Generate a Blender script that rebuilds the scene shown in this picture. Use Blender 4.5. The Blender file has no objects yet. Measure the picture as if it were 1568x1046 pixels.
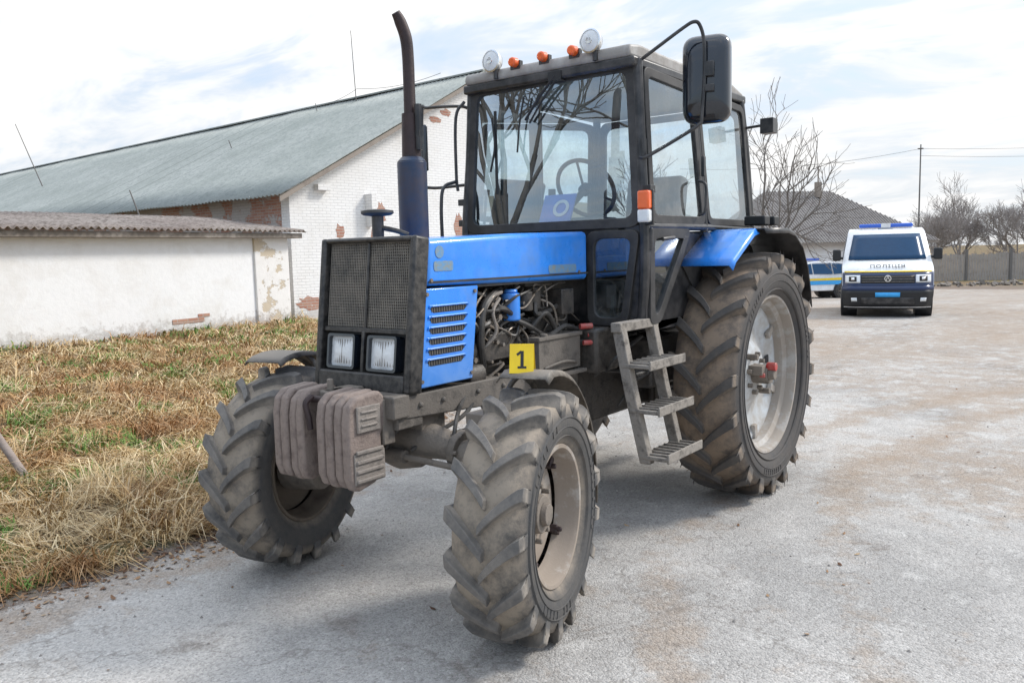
import bpy, bmesh, math, random
import numpy as np
from mathutils import Vector, Matrix, noise
random.seed(7); rng=np.random.default_rng(7)
scene=bpy.context.scene
COL=scene.collection
R=math.radians

# ------------------------------------------------------------------ materials
def newmat(name):
    m=bpy.data.materials.new(name); m.use_nodes=True
    nt=m.node_tree; b=nt.nodes['Principled BSDF']; return m,nt,b
def N(nt,t,**k):
    n=nt.nodes.new(t)
    for a,v in k.items(): setattr(n,a,v)
    return n
def ramp(nt,fac,stops):
    r=N(nt,'ShaderNodeValToRGB'); e=r.color_ramp.elements
    while len(e)<len(stops): e.new(0.5)
    for i,(p,c) in enumerate(stops):
        e[i].position=p; e[i].color=(c,c,c,1) if not hasattr(c,'__len__') else (*c,1)
    nt.links.new(fac,r.inputs[0]); return r
def noise_n(nt,vec,scale,detail=5,rough=.55,dist=0.):
    n=N(nt,'ShaderNodeTexNoise'); n.inputs['Scale'].default_value=scale; n.inputs['Detail'].default_value=detail
    n.inputs['Roughness'].default_value=rough; n.inputs['Distortion'].default_value=dist
    if vec is not None: nt.links.new(vec,n.inputs['Vector'])
    return n
def mix(nt,fac,a,b,mode='MIX'):
    m=N(nt,'ShaderNodeMix',data_type='RGBA',blend_type=mode)
    for s,v in ((m.inputs[0],fac),(m.inputs[6],a),(m.inputs[7],b)):
        if isinstance(v,bpy.types.NodeSocket): nt.links.new(v,s)
        elif hasattr(v,'__len__'): s.default_value=(*v,1)
        else: s.default_value=v
    return m.outputs[2]
def mth(nt,op,a,b=None,c=None,clamp=False):
    m=N(nt,'ShaderNodeMath',operation=op); m.use_clamp=clamp
    for i,v in enumerate((a,b,c)):
        if v is None: continue
        if isinstance(v,bpy.types.NodeSocket): nt.links.new(v,m.inputs[i])
        else: m.inputs[i].default_value=v
    return m.outputs[0]
def bump(nt,b,h,strength=.3,dist=.01):
    bn=N(nt,'ShaderNodeBump'); bn.inputs['Strength'].default_value=strength; bn.inputs['Distance'].default_value=dist
    nt.links.new(h,bn.inputs['Height']); nt.links.new(bn.outputs[0],b.inputs['Normal']); return bn
def mat(name,col,rough=.5,metal=0.,dust=None,dustamt=.3,dscale=4.,bumpamt=0.,bscale=60.,coat=0.,topdust=0.,lowdust=None):
    m,nt,b=newmat(name)
    b.inputs['Metallic'].default_value=metal
    b.inputs['Coat Weight'].default_value=coat
    tc=N(nt,'ShaderNodeTexCoord'); v=tc.outputs['Object']
    n1=noise_n(nt,v,dscale,6,.68)
    var=noise_n(nt,v,dscale*3.1,3)
    c0=mix(nt,var.outputs[0],[x*.78 for x in col],[min(1,x*1.18) for x in col])
    r0=N(nt,'ShaderNodeMapRange'); nt.links.new(n1.outputs[0],r0.inputs[0]); r0.inputs[3].default_value=max(.02,rough-.08); r0.inputs[4].default_value=min(1,rough+.12)
    out=c0; rr=r0.outputs[0]
    if dust is not None:
        lo=.62-dustamt*.5
        dm=ramp(nt,n1.outputs[0],[(max(0,lo-.12),0.),(min(1,lo+.15),1.)])
        f=mth(nt,'MULTIPLY',dm.outputs[0],min(1,dustamt+.35))
        if topdust>0:
            g=N(nt,'ShaderNodeNewGeometry'); s=N(nt,'ShaderNodeSeparateXYZ'); nt.links.new(g.outputs['Normal'],s.inputs[0])
            mr=N(nt,'ShaderNodeMapRange'); nt.links.new(s.outputs[2],mr.inputs[0]); mr.inputs[1].default_value=.3; mr.inputs[2].default_value=1.; mr.inputs[4].default_value=topdust
            f=mth(nt,'MAXIMUM',f,mr.outputs[0])
        if lowdust:
            s=N(nt,'ShaderNodeSeparateXYZ'); nt.links.new(v,s.inputs[0])
            mr=N(nt,'ShaderNodeMapRange'); nt.links.new(s.outputs[2],mr.inputs[0]); mr.inputs[1].default_value=lowdust[1]; mr.inputs[2].default_value=lowdust[0]; mr.inputs[4].default_value=lowdust[2]
            f=mth(nt,'MAXIMUM',f,mth(nt,'MULTIPLY',mr.outputs[0],var.outputs[0]))
        out=mix(nt,f,c0,dust)
        rr=mth(nt,'MAXIMUM',rr,mth(nt,'MULTIPLY',f,.85))
    nt.links.new(out,b.inputs['Base Color']); nt.links.new(rr,b.inputs['Roughness'])
    if bumpamt>0:
        bn=noise_n(nt,v,bscale,4,.7); bump(nt,b,bn.outputs[0],bumpamt,.006)
    return m
DUST=(.30,.26,.21)
M={}
M['blue']=mat('blue_paint',(.025,.25,.84),.27,dust=(.20,.32,.50),dustamt=.10,dscale=5,coat=.35,bumpamt=.03,bscale=9,lowdust=(.98,1.30,.9))
M['black']=mat('black_paint',(.016,.017,.019),.33,dust=(.13,.12,.115),dustamt=.18,dscale=7)
M['blackgloss']=mat('black_gloss',(.010,.014,.022),.07,coat=.7)
M['rubber']=mat('cab_rubber',(.016,.016,.017),.55,dust=(.1,.095,.09),dustamt=.2)
M['grille']=mat('grille_black',(.012,.0125,.0135),.36,dust=(.11,.10,.09),dustamt=.25,dscale=30,bumpamt=.25,bscale=160,topdust=.35)
M['mesh']=mat('grille_wire',(.11,.105,.097),.55,dust=(.28,.25,.21),dustamt=.4,dscale=10)
M['chassis']=mat('dirty_chassis',(.03,.029,.028),.65,dust=(.16,.14,.12),dustamt=.55,dscale=11,bumpamt=.6,bscale=70,topdust=.75)
M['cast']=mat('dusty_cast_iron',(.05,.046,.042),.75,dust=(.215,.185,.155),dustamt=.55,dscale=9,bumpamt=.8,bscale=55,topdust=.8)
M['fend']=mat('mudguard_paint',(.02,.02,.021),.5,dust=(.27,.235,.195),dustamt=.4,dscale=9,bumpamt=.4,bscale=55,topdust=.85)
M['engine']=mat('oily_engine',(.018,.017,.017),.4,dust=(.10,.085,.07),dustamt=.35,dscale=14,bumpamt=.5,bscale=80)
M['hose']=mat('black_hose',(.012,.012,.012),.45,dust=(.10,.09,.08),dustamt=.3,dscale=12)
M['steel']=mat('dirty_steel',(.32,.30,.28),.42,.7,dust=(.2,.16,.12),dustamt=.45,dscale=20)
M['rust']=mat('rusty_exhaust',(.03,.021,.023),.5,.3,dust=(.06,.038,.036),dustamt=.3,dscale=9,bumpamt=.3)
M['muffler']=mat('muffler_paint',(.015,.035,.08),.35,dust=(.06,.045,.05),dustamt=.3,dscale=9)
M['weight']=mat('painted_weight',(.075,.07,.067),.75,dust=(.28,.245,.215),dustamt=.55,dscale=14,bumpamt=1.,bscale=60,topdust=.85)
M['weightr']=mat('weight_ribs',(.105,.075,.066),.72,dust=(.27,.215,.185),dustamt=.5,dscale=16,bumpamt=1.,bscale=60,topdust=.9)
M['step']=mat('dirty_step',(.045,.039,.034),.85,dust=(.30,.27,.235),dustamt=.5,dscale=19,bumpamt=1.,bscale=50,topdust=.8)
M['rimR']=mat('rear_rim_paint',(.48,.49,.49),.5,dust=(.30,.25,.20),dustamt=.5,dscale=6,bumpamt=.2)
M['discR']=mat('rear_disc_paint',(.56,.60,.63),.38,dust=(.33,.29,.24),dustamt=.35,dscale=8)
M['rimF']=mat('front_rim_paint',(.50,.48,.45),.55,dust=(.26,.21,.165),dustamt=.55,dscale=9,bumpamt=.2)
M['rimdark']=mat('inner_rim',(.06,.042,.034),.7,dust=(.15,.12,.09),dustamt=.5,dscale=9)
M['red']=mat('red_paint',(.45,.03,.03),.4,dust=DUST,dustamt=.2,dscale=20)
M['orange']=mat('orange_lens',(.85,.13,.02),.2,coat=.5)
M['lens']=mat('lamp_glass',(.75,.77,.78),.10,coat=.9,bumpamt=.7,bscale=45)
M['chrome']=mat('chrome',(.8,.8,.8),.15,1.)
M['roof']=mat('cab_roof_paint',(.44,.43,.41),.5,dust=(.24,.22,.20),dustamt=.45,dscale=6)
M['yellow']=mat('yellow_marker',(.9,.60,.01),.4)
M['seat']=mat('seat_vinyl',(.02,.02,.02),.6)
M['interior']=mat('cab_interior',(.05,.05,.055),.7,dust=(.15,.14,.13),dustamt=.3)
M['white']=mat('white_car_paint',(.80,.81,.82),.22,coat=.5,dust=(.55,.55,.53),dustamt=.1)
M['navy']=mat('navy_panel',(.012,.03,.095),.3,coat=.3)
M['carblack']=mat('car_black_plastic',(.015,.016,.018),.5)
M['carglass']=mat('car_glass',(.008,.05,.12),.2); M['carglass'].node_tree.nodes['Principled BSDF'].inputs['Specular IOR Level'].default_value=.3
M['plate']=mat('blue_plate',(.05,.40,.85),.4)
M['bluelamp']=mat('blue_lamp',(.02,.12,.60),.15,coat=.6)
M['paper']=mat('white_plastic',(.75,.75,.74),.5)
M['folder']=mat('blue_folder',(.02,.14,.60),.4)
M['gold']=mat('worn_gold_decal',(.30,.26,.13),.5,dust=(.08,.28,.55),dustamt=.45,dscale=30)
M['wood']=mat('weathered_wood',(.16,.13,.11),.85,dust=(.3,.26,.22),dustamt=.5,dscale=3)
M['fencew']=mat('grey_fence_boards',(.24,.215,.19),.9,dust=(.36,.33,.3),dustamt=.5,dscale=3)
M['pole']=mat('metal_pole',(.16,.15,.14),.7)
M['rustpost']=mat('rusty_post',(.16,.12,.10),.8,dust=(.3,.25,.22),dustamt=.5,dscale=9,bumpamt=.5)

def glass_mat(name,tint,base_refl,smear=.3):
    m=bpy.data.materials.new(name); m.use_nodes=True; nt=m.node_tree; nt.nodes.clear()
    o=N(nt,'ShaderNodeOutputMaterial'); t=N(nt,'ShaderNodeBsdfTransparent'); t.inputs[0].default_value=(*tint,1)
    g=N(nt,'ShaderNodeBsdfGlossy'); g.inputs['Roughness'].default_value=0; g.inputs[0].default_value=(.82,.92,1,1)
    d=N(nt,'ShaderNodeBsdfDiffuse'); d.inputs[0].default_value=(.5,.48,.45,1)
    lw=N(nt,'ShaderNodeFresnel'); lw.inputs[0].default_value=1.5
    a=mth(nt,'MULTIPLY_ADD',lw.outputs[0],1.6,base_refl,clamp=True)
    m1=N(nt,'ShaderNodeMixShader'); nt.links.new(a,m1.inputs[0]); nt.links.new(t.outputs[0],m1.inputs[1]); nt.links.new(g.outputs[0],m1.inputs[2])
    tc=N(nt,'ShaderNodeTexCoord'); n=noise_n(nt,tc.outputs['Object'],3.5,6,.7); r=ramp(nt,n.outputs[0],[(.45,0.),(.8,smear)])
    m2=N(nt,'ShaderNodeMixShader'); nt.links.new(r.outputs[0],m2.inputs[0]); nt.links.new(m1.outputs[0],m2.inputs[1]); nt.links.new(d.outputs[0],m2.inputs[2])
    nt.links.new(m2.outputs[0],o.inputs[0]); return m
M['glass']=glass_mat('cab_glass',(.80,.87,.89),.05,.4)
M['wglass']=glass_mat('windscreen_glass',(.70,.80,.84),.13,.22)

def tyre_mat(name,Rr,base,dustc,kind,amt):
    """kind 'c' carcass: dust packed on the tread floor; 'l' lugs: dust on the lug flanks, dark worn tops"""
    m,nt,b=newmat(name)
    tc=N(nt,'ShaderNodeTexCoord'); s=N(nt,'ShaderNodeSeparateXYZ'); nt.links.new(tc.outputs['Object'],s.inputs[0])
    c=N(nt,'ShaderNodeCombineXYZ'); nt.links.new(s.outputs[0],c.inputs[0]); nt.links.new(s.outputs[2],c.inputs[1])
    l=N(nt,'ShaderNodeVectorMath',operation='LENGTH'); nt.links.new(c.outputs[0],l.inputs[0]); rad=l.outputs['Value']
    n=noise_n(nt,tc.outputs['Object'],10,7,.75)
    if kind=='c':
        mr=N(nt,'ShaderNodeMapRange'); nt.links.new(rad,mr.inputs[0]); mr.inputs[1].default_value=Rr-.11; mr.inputs[2].default_value=Rr-.055
        mr.inputs[3].default_value=.14; f0=mr.outputs[0]
        m3=N(nt,'ShaderNodeMapRange'); nt.links.new(rad,m3.inputs[0]); m3.inputs[1].default_value=Rr*.66; m3.inputs[2].default_value=Rr*.58; m3.inputs[4].default_value=.6
        f0=mth(nt,'MAXIMUM',f0,m3.outputs[0])
    else:
        mr=ramp(nt,mth(nt,'MULTIPLY_ADD',rad,1/.16,-(Rr-.14)/.16),[(0,.08),(.35,.15),(.52,.95),(.66,.75),(.755,amt),(1.,amt)]); f0=mr.outputs[0]
    k=mth(nt,'MULTIPLY',f0,mth(nt,'MULTIPLY_ADD',n.outputs[0],3.2,-.75),clamp=True)
    col=mix(nt,k,base,dustc)
    nt.links.new(col,b.inputs['Base Color']); b.inputs['Roughness'].default_value=.8
    n2=noise_n(nt,tc.outputs['Object'],70,3,.7); bump(nt,b,n2.outputs[0],.5,.004)
    return m
M['tyre']=tyre_mat('dusty_tyre',.79,(.045,.047,.05),(.26,.195,.14),'c',0)
M['lug']=tyre_mat('tyre_lug',.79,(.052,.052,.053),(.23,.18,.135),'l',.20)
M['tyreF']=tyre_mat('dusty_tyre_front',.525,(.045,.048,.052),(.30,.25,.195),'c',0)
M['lugF']=tyre_mat('tyre_lug_front',.525,(.06,.061,.063),(.31,.275,.235),'l',.42)

# ------------------------------------------------------------------ mesh builder
def catmull(P,k=6):
    P=[Vector(p) for p in P]
    if len(P)<3: return P
    Q=[P[0]*2-P[1]]+P+[P[-1]*2-P[-2]]; out=[]
    for i in range(1,len(Q)-2):
        for j in range(k):
            t=j/k; a,b,c,d=Q[i-1:i+3]
            out.append(.5*((2*b)+(c-a)*t+(2*a-5*b+4*c-d)*t*t+(3*b-a-3*c+d)*t**3))
    out.append(P[-1]); return out
class MB:
    def __init__(s): s.v=[]; s.f=[]
    def add(s,V,F,Mx=None):
        o=len(s.v)
        for p in V:
            p=Vector(p); s.v.append(tuple(Mx@p) if Mx is not None else tuple(p))
        s.f+= [tuple(i+o for i in f) for f in F]; return s
    def box(s,c,d,Mx=None,rot=None):
        x,y,z=[q/2 for q in d]; V=[Vector((a*x,b*y,e*z)) for a in(-1,1) for b in(-1,1) for e in(-1,1)]
        if rot is not None:
            E=Matrix.Rotation(rot[0],4,'X'); E=Matrix.Rotation(rot[2],4,'Z')@Matrix.Rotation(rot[1],4,'Y')@E
            V=[E@p for p in V]
        V=[p+Vector(c) for p in V]
        return s.add(V,[(0,1,3,2),(4,6,7,5),(0,4,5,1),(2,3,7,6),(0,2,6,4),(1,5,7,3)],Mx)
    def ring(s,c,ax,r,n):
        ax=ax.normalized(); a=(Vector((0,0,1)) if abs(ax.z)<.9 else Vector((1,0,0)))
        e1=ax.cross(a).normalized(); e2=ax.cross(e1)
        return [c+e1*(r*math.cos(2*math.pi*i/n))+e2*(r*math.sin(2*math.pi*i/n)) for i in range(n)]
    def cyl(s,p0,p1,r0,r1=None,n=16,Mx=None):
        p0=Vector(p0);p1=Vector(p1); r1=r0 if r1 is None else r1; ax=p1-p0
        V=s.ring(p0,ax,r0,n)+s.ring(p1,ax,r1,n)
        F=[(i,(i+1)%n,n+(i+1)%n,n+i) for i in range(n)]+[tuple(range(n))[::-1],tuple(range(n,2*n))]
        return s.add(V,F,Mx)
    def tube(s,P,r,n=8,smooth=True,Mx=None,k=6):
        P=catmull(P,k) if smooth else [Vector(p) for p in P]
        m=len(P); rs=[r]*m if not hasattr(r,'__len__') else list(np.interp(np.linspace(0,1,m),np.linspace(0,1,len(r)),r))
        V=[]; up=None
        for i in range(m):
            t=(P[min(i+1,m-1)]-P[max(i-1,0)]).normalized()
            if up is None: up=Vector((0,0,1)) if abs(t.z)<.9 else Vector((1,0,0))
            e1=t.cross(up).normalized(); e2=e1.cross(t).normalized(); up=e2
            V+=[P[i]+e1*(rs[i]*math.cos(2*math.pi*j/n))+e2*(rs[i]*math.sin(2*math.pi*j/n)) for j in range(n)]
        F=[(i*n+j,i*n+(j+1)%n,(i+1)*n+(j+1)%n,(i+1)*n+j) for i in range(m-1) for j in range(n)]
        F+=[tuple(range(n))[::-1],tuple(range((m-1)*n,m*n))]
        return s.add(V,F,Mx)
    def prism(s,poly,a,b,Mx=None,axis='y'):
        n=len(poly)
        mk={'y':lambda p,q:(p[0],q,p[1]),'x':lambda p,q:(q,p[0],p[1]),'z':lambda p,q:(p[0],p[1],q)}[axis]
        V=[mk(p,a) for p in poly]+[mk(p,b) for p in poly]
        return s.add(V,[tuple(range(n)),tuple(range(n,2*n))[::-1]]+[(i,n+i,n+(i+1)%n,(i+1)%n) for i in range(n)],Mx)
    def lathe(s,prof,n=48,Mx=None,closed=False):
        V=[];m=len(prof)
        for i in range(n):
            a=2*math.pi*i/n
            V+=[(r*math.cos(a),y,r*math.sin(a)) for y,r in prof]
        F=[]
        for i in range(n):
            j=(i+1)%n
            for k in range(m if closed else m-1):
                l=(k+1)%m; F.append((i*m+k,i*m+l,j*m+l,j*m+k))
        return s.add(V,F,Mx)
    def out(s,name,m,parent=None,bevel=0.,smooth=True,ang=35,seg=2):
        me=bpy.data.meshes.new(name); me.from_pydata(s.v,[],s.f); me.update()
        ob=bpy.data.objects.new(name,me); COL.objects.link(ob); me.materials.append(m if not isinstance(m,str) else M[m])
        bm=bmesh.new(); bm.from_mesh(me); bmesh.ops.recalc_face_normals(bm,faces=bm.faces); bm.to_mesh(me); bm.free()
        if smooth:
            me.polygons.foreach_set('use_smooth',[True]*len(me.polygons)); me.set_sharp_from_angle(angle=R(ang))
        if bevel>0:
            md=ob.modifiers.new('bevel','BEVEL'); md.width=bevel; md.segments=seg; md.limit_method='ANGLE'; md.angle_limit=R(35)
        if parent: ob.parent=parent
        return ob
def empty(name,Mx=None):
    e=bpy.data.objects.new(name,None); COL.objects.link(e); e.empty_display_size=.3
    if Mx is not None: e.matrix_world=Mx
    return e
def fast_mesh(name,V,F,m,parent=None,smooth=False):
    V=np.asarray(V,dtype=np.float32);F=np.asarray(F,dtype=np.int32); k=F.shape[1]
    me=bpy.data.meshes.new(name); me.vertices.add(len(V)); me.vertices.foreach_set('co',V.ravel())
    me.loops.add(F.size); me.loops.foreach_set('vertex_index',F.ravel()); me.polygons.add(len(F))
    me.polygons.foreach_set('loop_start',np.arange(len(F),dtype=np.int32)*k); me.polygons.foreach_set('loop_total',np.full(len(F),k,dtype=np.int32))
    if smooth: me.polygons.foreach_set('use_smooth',np.ones(len(F),dtype=bool))
    me.update(calc_edges=True); me.validate()
    ob=bpy.data.objects.new(name,me); COL.objects.link(ob); me.materials.append(m)
    if parent: ob.parent=parent
    return ob
def offs(P,d):
    n=len(P); A=sum(P[i][0]*P[(i+1)%n][1]-P[(i+1)%n][0]*P[i][1] for i in range(n)); sg=1 if A>0 else -1
    L=[]
    for i in range(n):
        a=Vector(P[i]);b=Vector(P[(i+1)%n]); t=(b-a).normalized(); nn=Vector((-t.y,t.x))*sg; L.append((a+nn*d,t))
    out=[]
    for i in range(n):
        (p,t),(q,u)=L[i-1],L[i]; cr=t.x*u.y-t.y*u.x
        w=q-p; k=(w.x*u.y-w.y*u.x)/cr; out.append(p+t*k)
    return out
def rnd(P,r,k=6):
    n=len(P); out=[]
    for i in range(n):
        a=Vector(P[i-1]);b=Vector(P[i]);c=Vector(P[(i+1)%n])
        r1=min(r,(a-b).length*.45);r2=min(r,(c-b).length*.45)
        s=b+(a-b).normalized()*r1;e=b+(c-b).normalized()*r2
        for j in range(k+1):
            t=j/k; out.append(s*(1-t)**2+b*2*t*(1-t)+e*t*t)
    return out
def window(name,C,border,depth,rad,fm,gm,parent,r_in=None):
    C=[Vector(c) for c in C]; o=sum(C,Vector())/len(C)
    nrm=Vector()
    for i in range(len(C)): nrm+= (C[i]-o).cross(C[(i+1)%len(C)]-o)
    nrm.normalize(); e1=(C[1]-C[0]).normalized(); e1=(e1-nrm*e1.dot(nrm)).normalized(); e2=nrm.cross(e1)
    P=[Vector(((c-o).dot(e1),(c-o).dot(e2))) for c in C]
    O=rnd(P,rad); I=rnd(offs(P,border),rad if r_in is None else r_in)
    up=lambda p,h:o+e1*p.x+e2*p.y+nrm*h
    n=len(O); V=[up(p,depth/2) for p in O]+[up(p,depth/2) for p in I]+[up(p,-depth/2) for p in O]+[up(p,-depth/2) for p in I]
    F=[]
    for i in range(n):
        j=(i+1)%n; F+=[(i,j,n+j,n+i),(2*n+i,3*n+i,3*n+j,2*n+j),(i,2*n+i,2*n+j,j),(n+i,n+j,3*n+j,3*n+i)]
    b=MB(); b.add(V,F); b.out(name,fm,parent,bevel=.004)
    if gm:
        g=MB(); g.add([up(p,0) for p in I],[tuple(range(n))]); g.out(name+'_glass',gm,parent,smooth=False)

# ------------------------------------------------------------------ camera
cd=bpy.data.cameras.new('camera'); cam=bpy.data.objects.new('camera',cd); COL.objects.link(cam); scene.camera=cam
f_,pit,roll,yaw,cx,cy,cz=1251.84,0.1065,-0.0245,3.7856,5.1937,2.7449,1.598
fw=Vector((math.cos(yaw)*math.cos(pit),math.sin(yaw)*math.cos(pit),-math.sin(pit)))
rt=Vector((math.sin(yaw),-math.cos(yaw),0)); up=rt.cross(fw)
r2=rt*math.cos(roll)+up*math.sin(roll); u2=-rt*math.sin(roll)+up*math.cos(roll)
Mc=Matrix.Identity(4)
for i in range(3): Mc[i][0]=r2[i];Mc[i][1]=u2[i];Mc[i][2]=-fw[i]
Mc[0][3],Mc[1][3],Mc[2][3]=cx,cy,cz
cam.matrix_world=Mc; cd.sensor_width=36; cd.lens=f_/1568*36; cd.clip_end=2000; cd.clip_start=.05
# yard frame: d = distance along the yard, s = sideways
vh=Vector((math.cos(yaw),math.sin(yaw),0)); C0=Vector((cx,cy,0))
def S(d,s,z=0): return C0+vh*d+rt*s+Vector((0,0,z))
def toDS(x,y):
    q=Vector((x,y,0))-C0; return q.dot(vh),q.dot(rt)
def sstep(x,a,b):
    t=max(0,min(1,(x-a)/(b-a))); return t*t*(3-2*t)

# ------------------------------------------------------------------ world / light
w=bpy.data.worlds.new('World'); scene.world=w; w.use_nodes=True; nt=w.node_tree; bg=nt.nodes['Background']
sky=N(nt,'ShaderNodeTexSky',sky_type='NISHITA'); sky.sun_disc=False
sun_dir=Vector((-.74,.62,0)).normalized(); el=R(40)
sky.sun_elevation=el; sky.sun_rotation=math.atan2(sun_dir.x,sun_dir.y); sky.air_density=1.; sky.dust_density=1.5; sky.ozone_density=1.5
tc=N(nt,'ShaderNodeTexCoord'); sp=N(nt,'ShaderNodeSeparateXYZ'); nt.links.new(tc.outputs['Generated'],sp.inputs[0])
zc=mth(nt,'MAXIMUM',sp.outputs[2],0.); zb=mth(nt,'ADD',zc,.22)
dv=N(nt,'ShaderNodeVectorMath',operation='DIVIDE'); nt.links.new(tc.outputs['Generated'],dv.inputs[0])
cb=N(nt,'ShaderNodeCombineXYZ')
for i in range(3): nt.links.new(zb,cb.inputs[i])
nt.links.new(cb.outputs[0],dv.inputs[1])
mp=N(nt,'ShaderNodeMapping'); nt.links.new(dv.outputs[0],mp.inputs[0]); mp.inputs['Rotation'].default_value=(0,0,yaw+.4); mp.inputs['Scale'].default_value=(1.5,.8,.6); mp.inputs['Location'].default_value=(3.3,1.7,0)
cn=noise_n(nt,mp.outputs[0],2.0,5,.6,.5)
dt=N(nt,'ShaderNodeVectorMath',operation='DOT_PRODUCT'); nt.links.new(tc.outputs['Generated'],dt.inputs[0]); dt.inputs[1].default_value=(vh.x,vh.y,0)
ad=mth(nt,'MULTIPLY_ADD',dt.outputs['Value'],.15,cn.outputs[0])
cr=ramp(nt,ad,[(.42,.10),(.52,.45),(.60,.85),(.70,1.)])
cc=mix(nt,ramp(nt,cn.outputs[0],[(.40,0.),(.58,1.)]).outputs[0],(5.9,6.15,6.5),(7.6,7.6,7.55))
hz=mix(nt,.50,sky.outputs[0],(6.2,7.3,8.8))
skc=mix(nt,cr.outputs[0],hz,cc)
gain=mth(nt,'MULTIPLY_ADD',mth(nt,'POWER',zc,1.4),1.1,1.0)
vs=N(nt,'ShaderNodeVectorMath',operation='SCALE'); nt.links.new(skc,vs.inputs[0]); nt.links.new(gain,vs.inputs['Scale'])
nt.links.new(vs.outputs[0],bg.inputs[0]); bg.inputs[1].default_value=.135
sd=bpy.data.lights.new('sun','SUN'); sd.energy=2.9; sd.angle=R(12); sd.color=(1,.95,.88); so=bpy.data.objects.new('sun',sd); COL.objects.link(so)
d3=Vector((sun_dir.x*math.cos(el),sun_dir.y*math.cos(el),math.sin(el))); so.rotation_euler=d3.to_track_quat('Z','Y').to_euler(); so.location=d3*30
scene.view_settings.view_transform='Standard'; scene.view_settings.look='None'; scene.view_settings.exposure=0

# ------------------------------------------------------------------ ground
EX=[-60,-9,-4,-.84,.75,1.7,2.6,3.7,8,60]; EY=[-70,-14.4,-6.7,-2.7,-2.15,-1.64,-1.40,-1.50,-1.7,-4]
def edge(x): return float(np.interp(x,EX,EY))
def edgen(x,y): return edge(x)+.24*noise.noise(Vector((x*.9,y*.9,3)))+.16*noise.noise(Vector((x*3.5,y*3.5,1)))
def gmask(x,y):
    e=edgen(x,y)
    g=sstep(e-y,-.08,.30)
    d,s=toDS(x,y)
    if d>20: g=max(g,sstep(d+2.5*noise.noise(Vector((x*.25,y*.25,0))),43,45)*.9)
    return g
def gz(x,y):
    d,s=toDS(x,y)
    z=-.68*sstep(d,18,38)*sstep(s,-3,4)
    e=edge(x)-y
    if e>-.3: z+=.07*sstep(e,-.1,1.0)+.05*noise.noise(Vector((x*.8,y*.8,7)))*sstep(e,0,1)
    z+=.010*noise.noise(Vector((x*.7,y*.7,0)))+.004*noise.noise(Vector((x*2.7,y*2.7,5)))
    return z
def axis(a,b,st):
    c=list(np.arange(a,b+1e-6,st)); 
    lo=[];q=a;k=st
    while q>-600: k*=1.35; q-=k; lo.append(q)
    hi=[];q=c[-1];k=st
    while q<600: k*=1.35; q+=k; hi.append(q)
    return lo[::-1]+c+hi
gx=axis(-12,7,.11); gy=axis(-15,6,.11)
V=[];colr=[];dirt=[]
for x in gx:
    for y in gy:
        V.append((x,y,gz(x,y))); colr.append(gmask(x,y))
        d,s=toDS(x,y)
        t=.36*sstep(s,1.2,4)+.22*sstep(d,8,16)+.5*noise.noise(Vector((x*.45,y*.45,21)))
        rr=math.hypot(d-2.0,s-7.5)
        for q in (4.6,6.2,7.0): t+=.50*math.exp(-((rr-q+.2*noise.noise(Vector((x,y,4))))/.15)**2)
        t+=.55*math.exp(-((edgen(x,y)+.22-y)/.28)**2)
        dirt.append(max(0,min(1,t)))
ny=len(gy); F=[(i*ny+j,(i+1)*ny+j,(i+1)*ny+j+1,i*ny+j+1) for i in range(len(gx)-1) for j in range(ny-1)]
gm,nt,b=newmat('ground_dusty_asphalt_and_straw')
tc=N(nt,'ShaderNodeTexCoord'); v=tc.outputs['Object']
at=N(nt,'ShaderNodeAttribute'); at.attribute_name='grass'
ad_=N(nt,'ShaderNodeAttribute'); ad_.attribute_name='dirt'
n1=noise_n(nt,v,.8,5,.62,.4); n2=noise_n(nt,v,4.2,7,.75); n3=noise_n(nt,v,38,4,.8)
vc=N(nt,'ShaderNodeTexVoronoi'); vc.inputs['Scale'].default_value=120; nt.links.new(v,vc.inputs['Vector'])
sv=N(nt,'ShaderNodeSeparateColor'); nt.links.new(vc.outputs['Color'],sv.inputs[0])
asph=mix(nt,ramp(nt,n1.outputs[0],[(.40,0.),(.58,1.)]).outputs[0],(.375,.362,.345),(.49,.47,.445))
asph=mix(nt,ramp(nt,n2.outputs[0],[(.36,.7),(.47,0.)]).outputs[0],asph,(.545,.53,.505))
dd=mth(nt,'ADD',mth(nt,'MULTIPLY',mth(nt,'SUBTRACT',n2.outputs[0],.5),2.2),ad_.outputs['Fac'])
asph=mix(nt,ramp(nt,dd,[(.18,0.),(.50,.50),(1.,.90)]).outputs[0],asph,(.35,.275,.21))
asph=mix(nt,ramp(nt,n3.outputs[0],[(.34,.45),(.46,0.)]).outputs[0],asph,(.19,.17,.155))
asph=mix(nt,ramp(nt,n3.outputs[0],[(.57,0.),(.70,.35)]).outputs[0],asph,(.64,.62,.59))
n5=noise_n(nt,v,1.9,4,.7,.6); asph=mix(nt,ramp(nt,n5.outputs[0],[(.62,0.),(.70,.5)]).outputs[0],asph,(.20,.17,.145))
peb=ramp(nt,sv.outputs[0],[(0.,.70),(.5,.96),(.9,1.04),(1.,1.2)])
asph=mix(nt,1.,asph,peb.outputs[0],'MULTIPLY')
vo=N(nt,'ShaderNodeTexVoronoi',feature='DISTANCE_TO_EDGE'); vo.inputs['Scale'].default_value=.40
wv=N(nt,'ShaderNodeVectorMath',operation='ADD'); wn=noise_n(nt,v,1.6,4,.7); sc=N(nt,'ShaderNodeVectorMath',operation='SCALE'); sc.inputs['Scale'].default_value=1.3
nt.links.new(wn.outputs['Color'],sc.inputs[0]); nt.links.new(v,wv.inputs[0]); nt.links.new(sc.outputs[0],wv.inputs[1]); nt.links.new(wv.outputs[0],vo.inputs['Vector'])
ck=ramp(nt,vo.outputs['Distance'],[(.0,.40),(.010,0.)])
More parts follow.
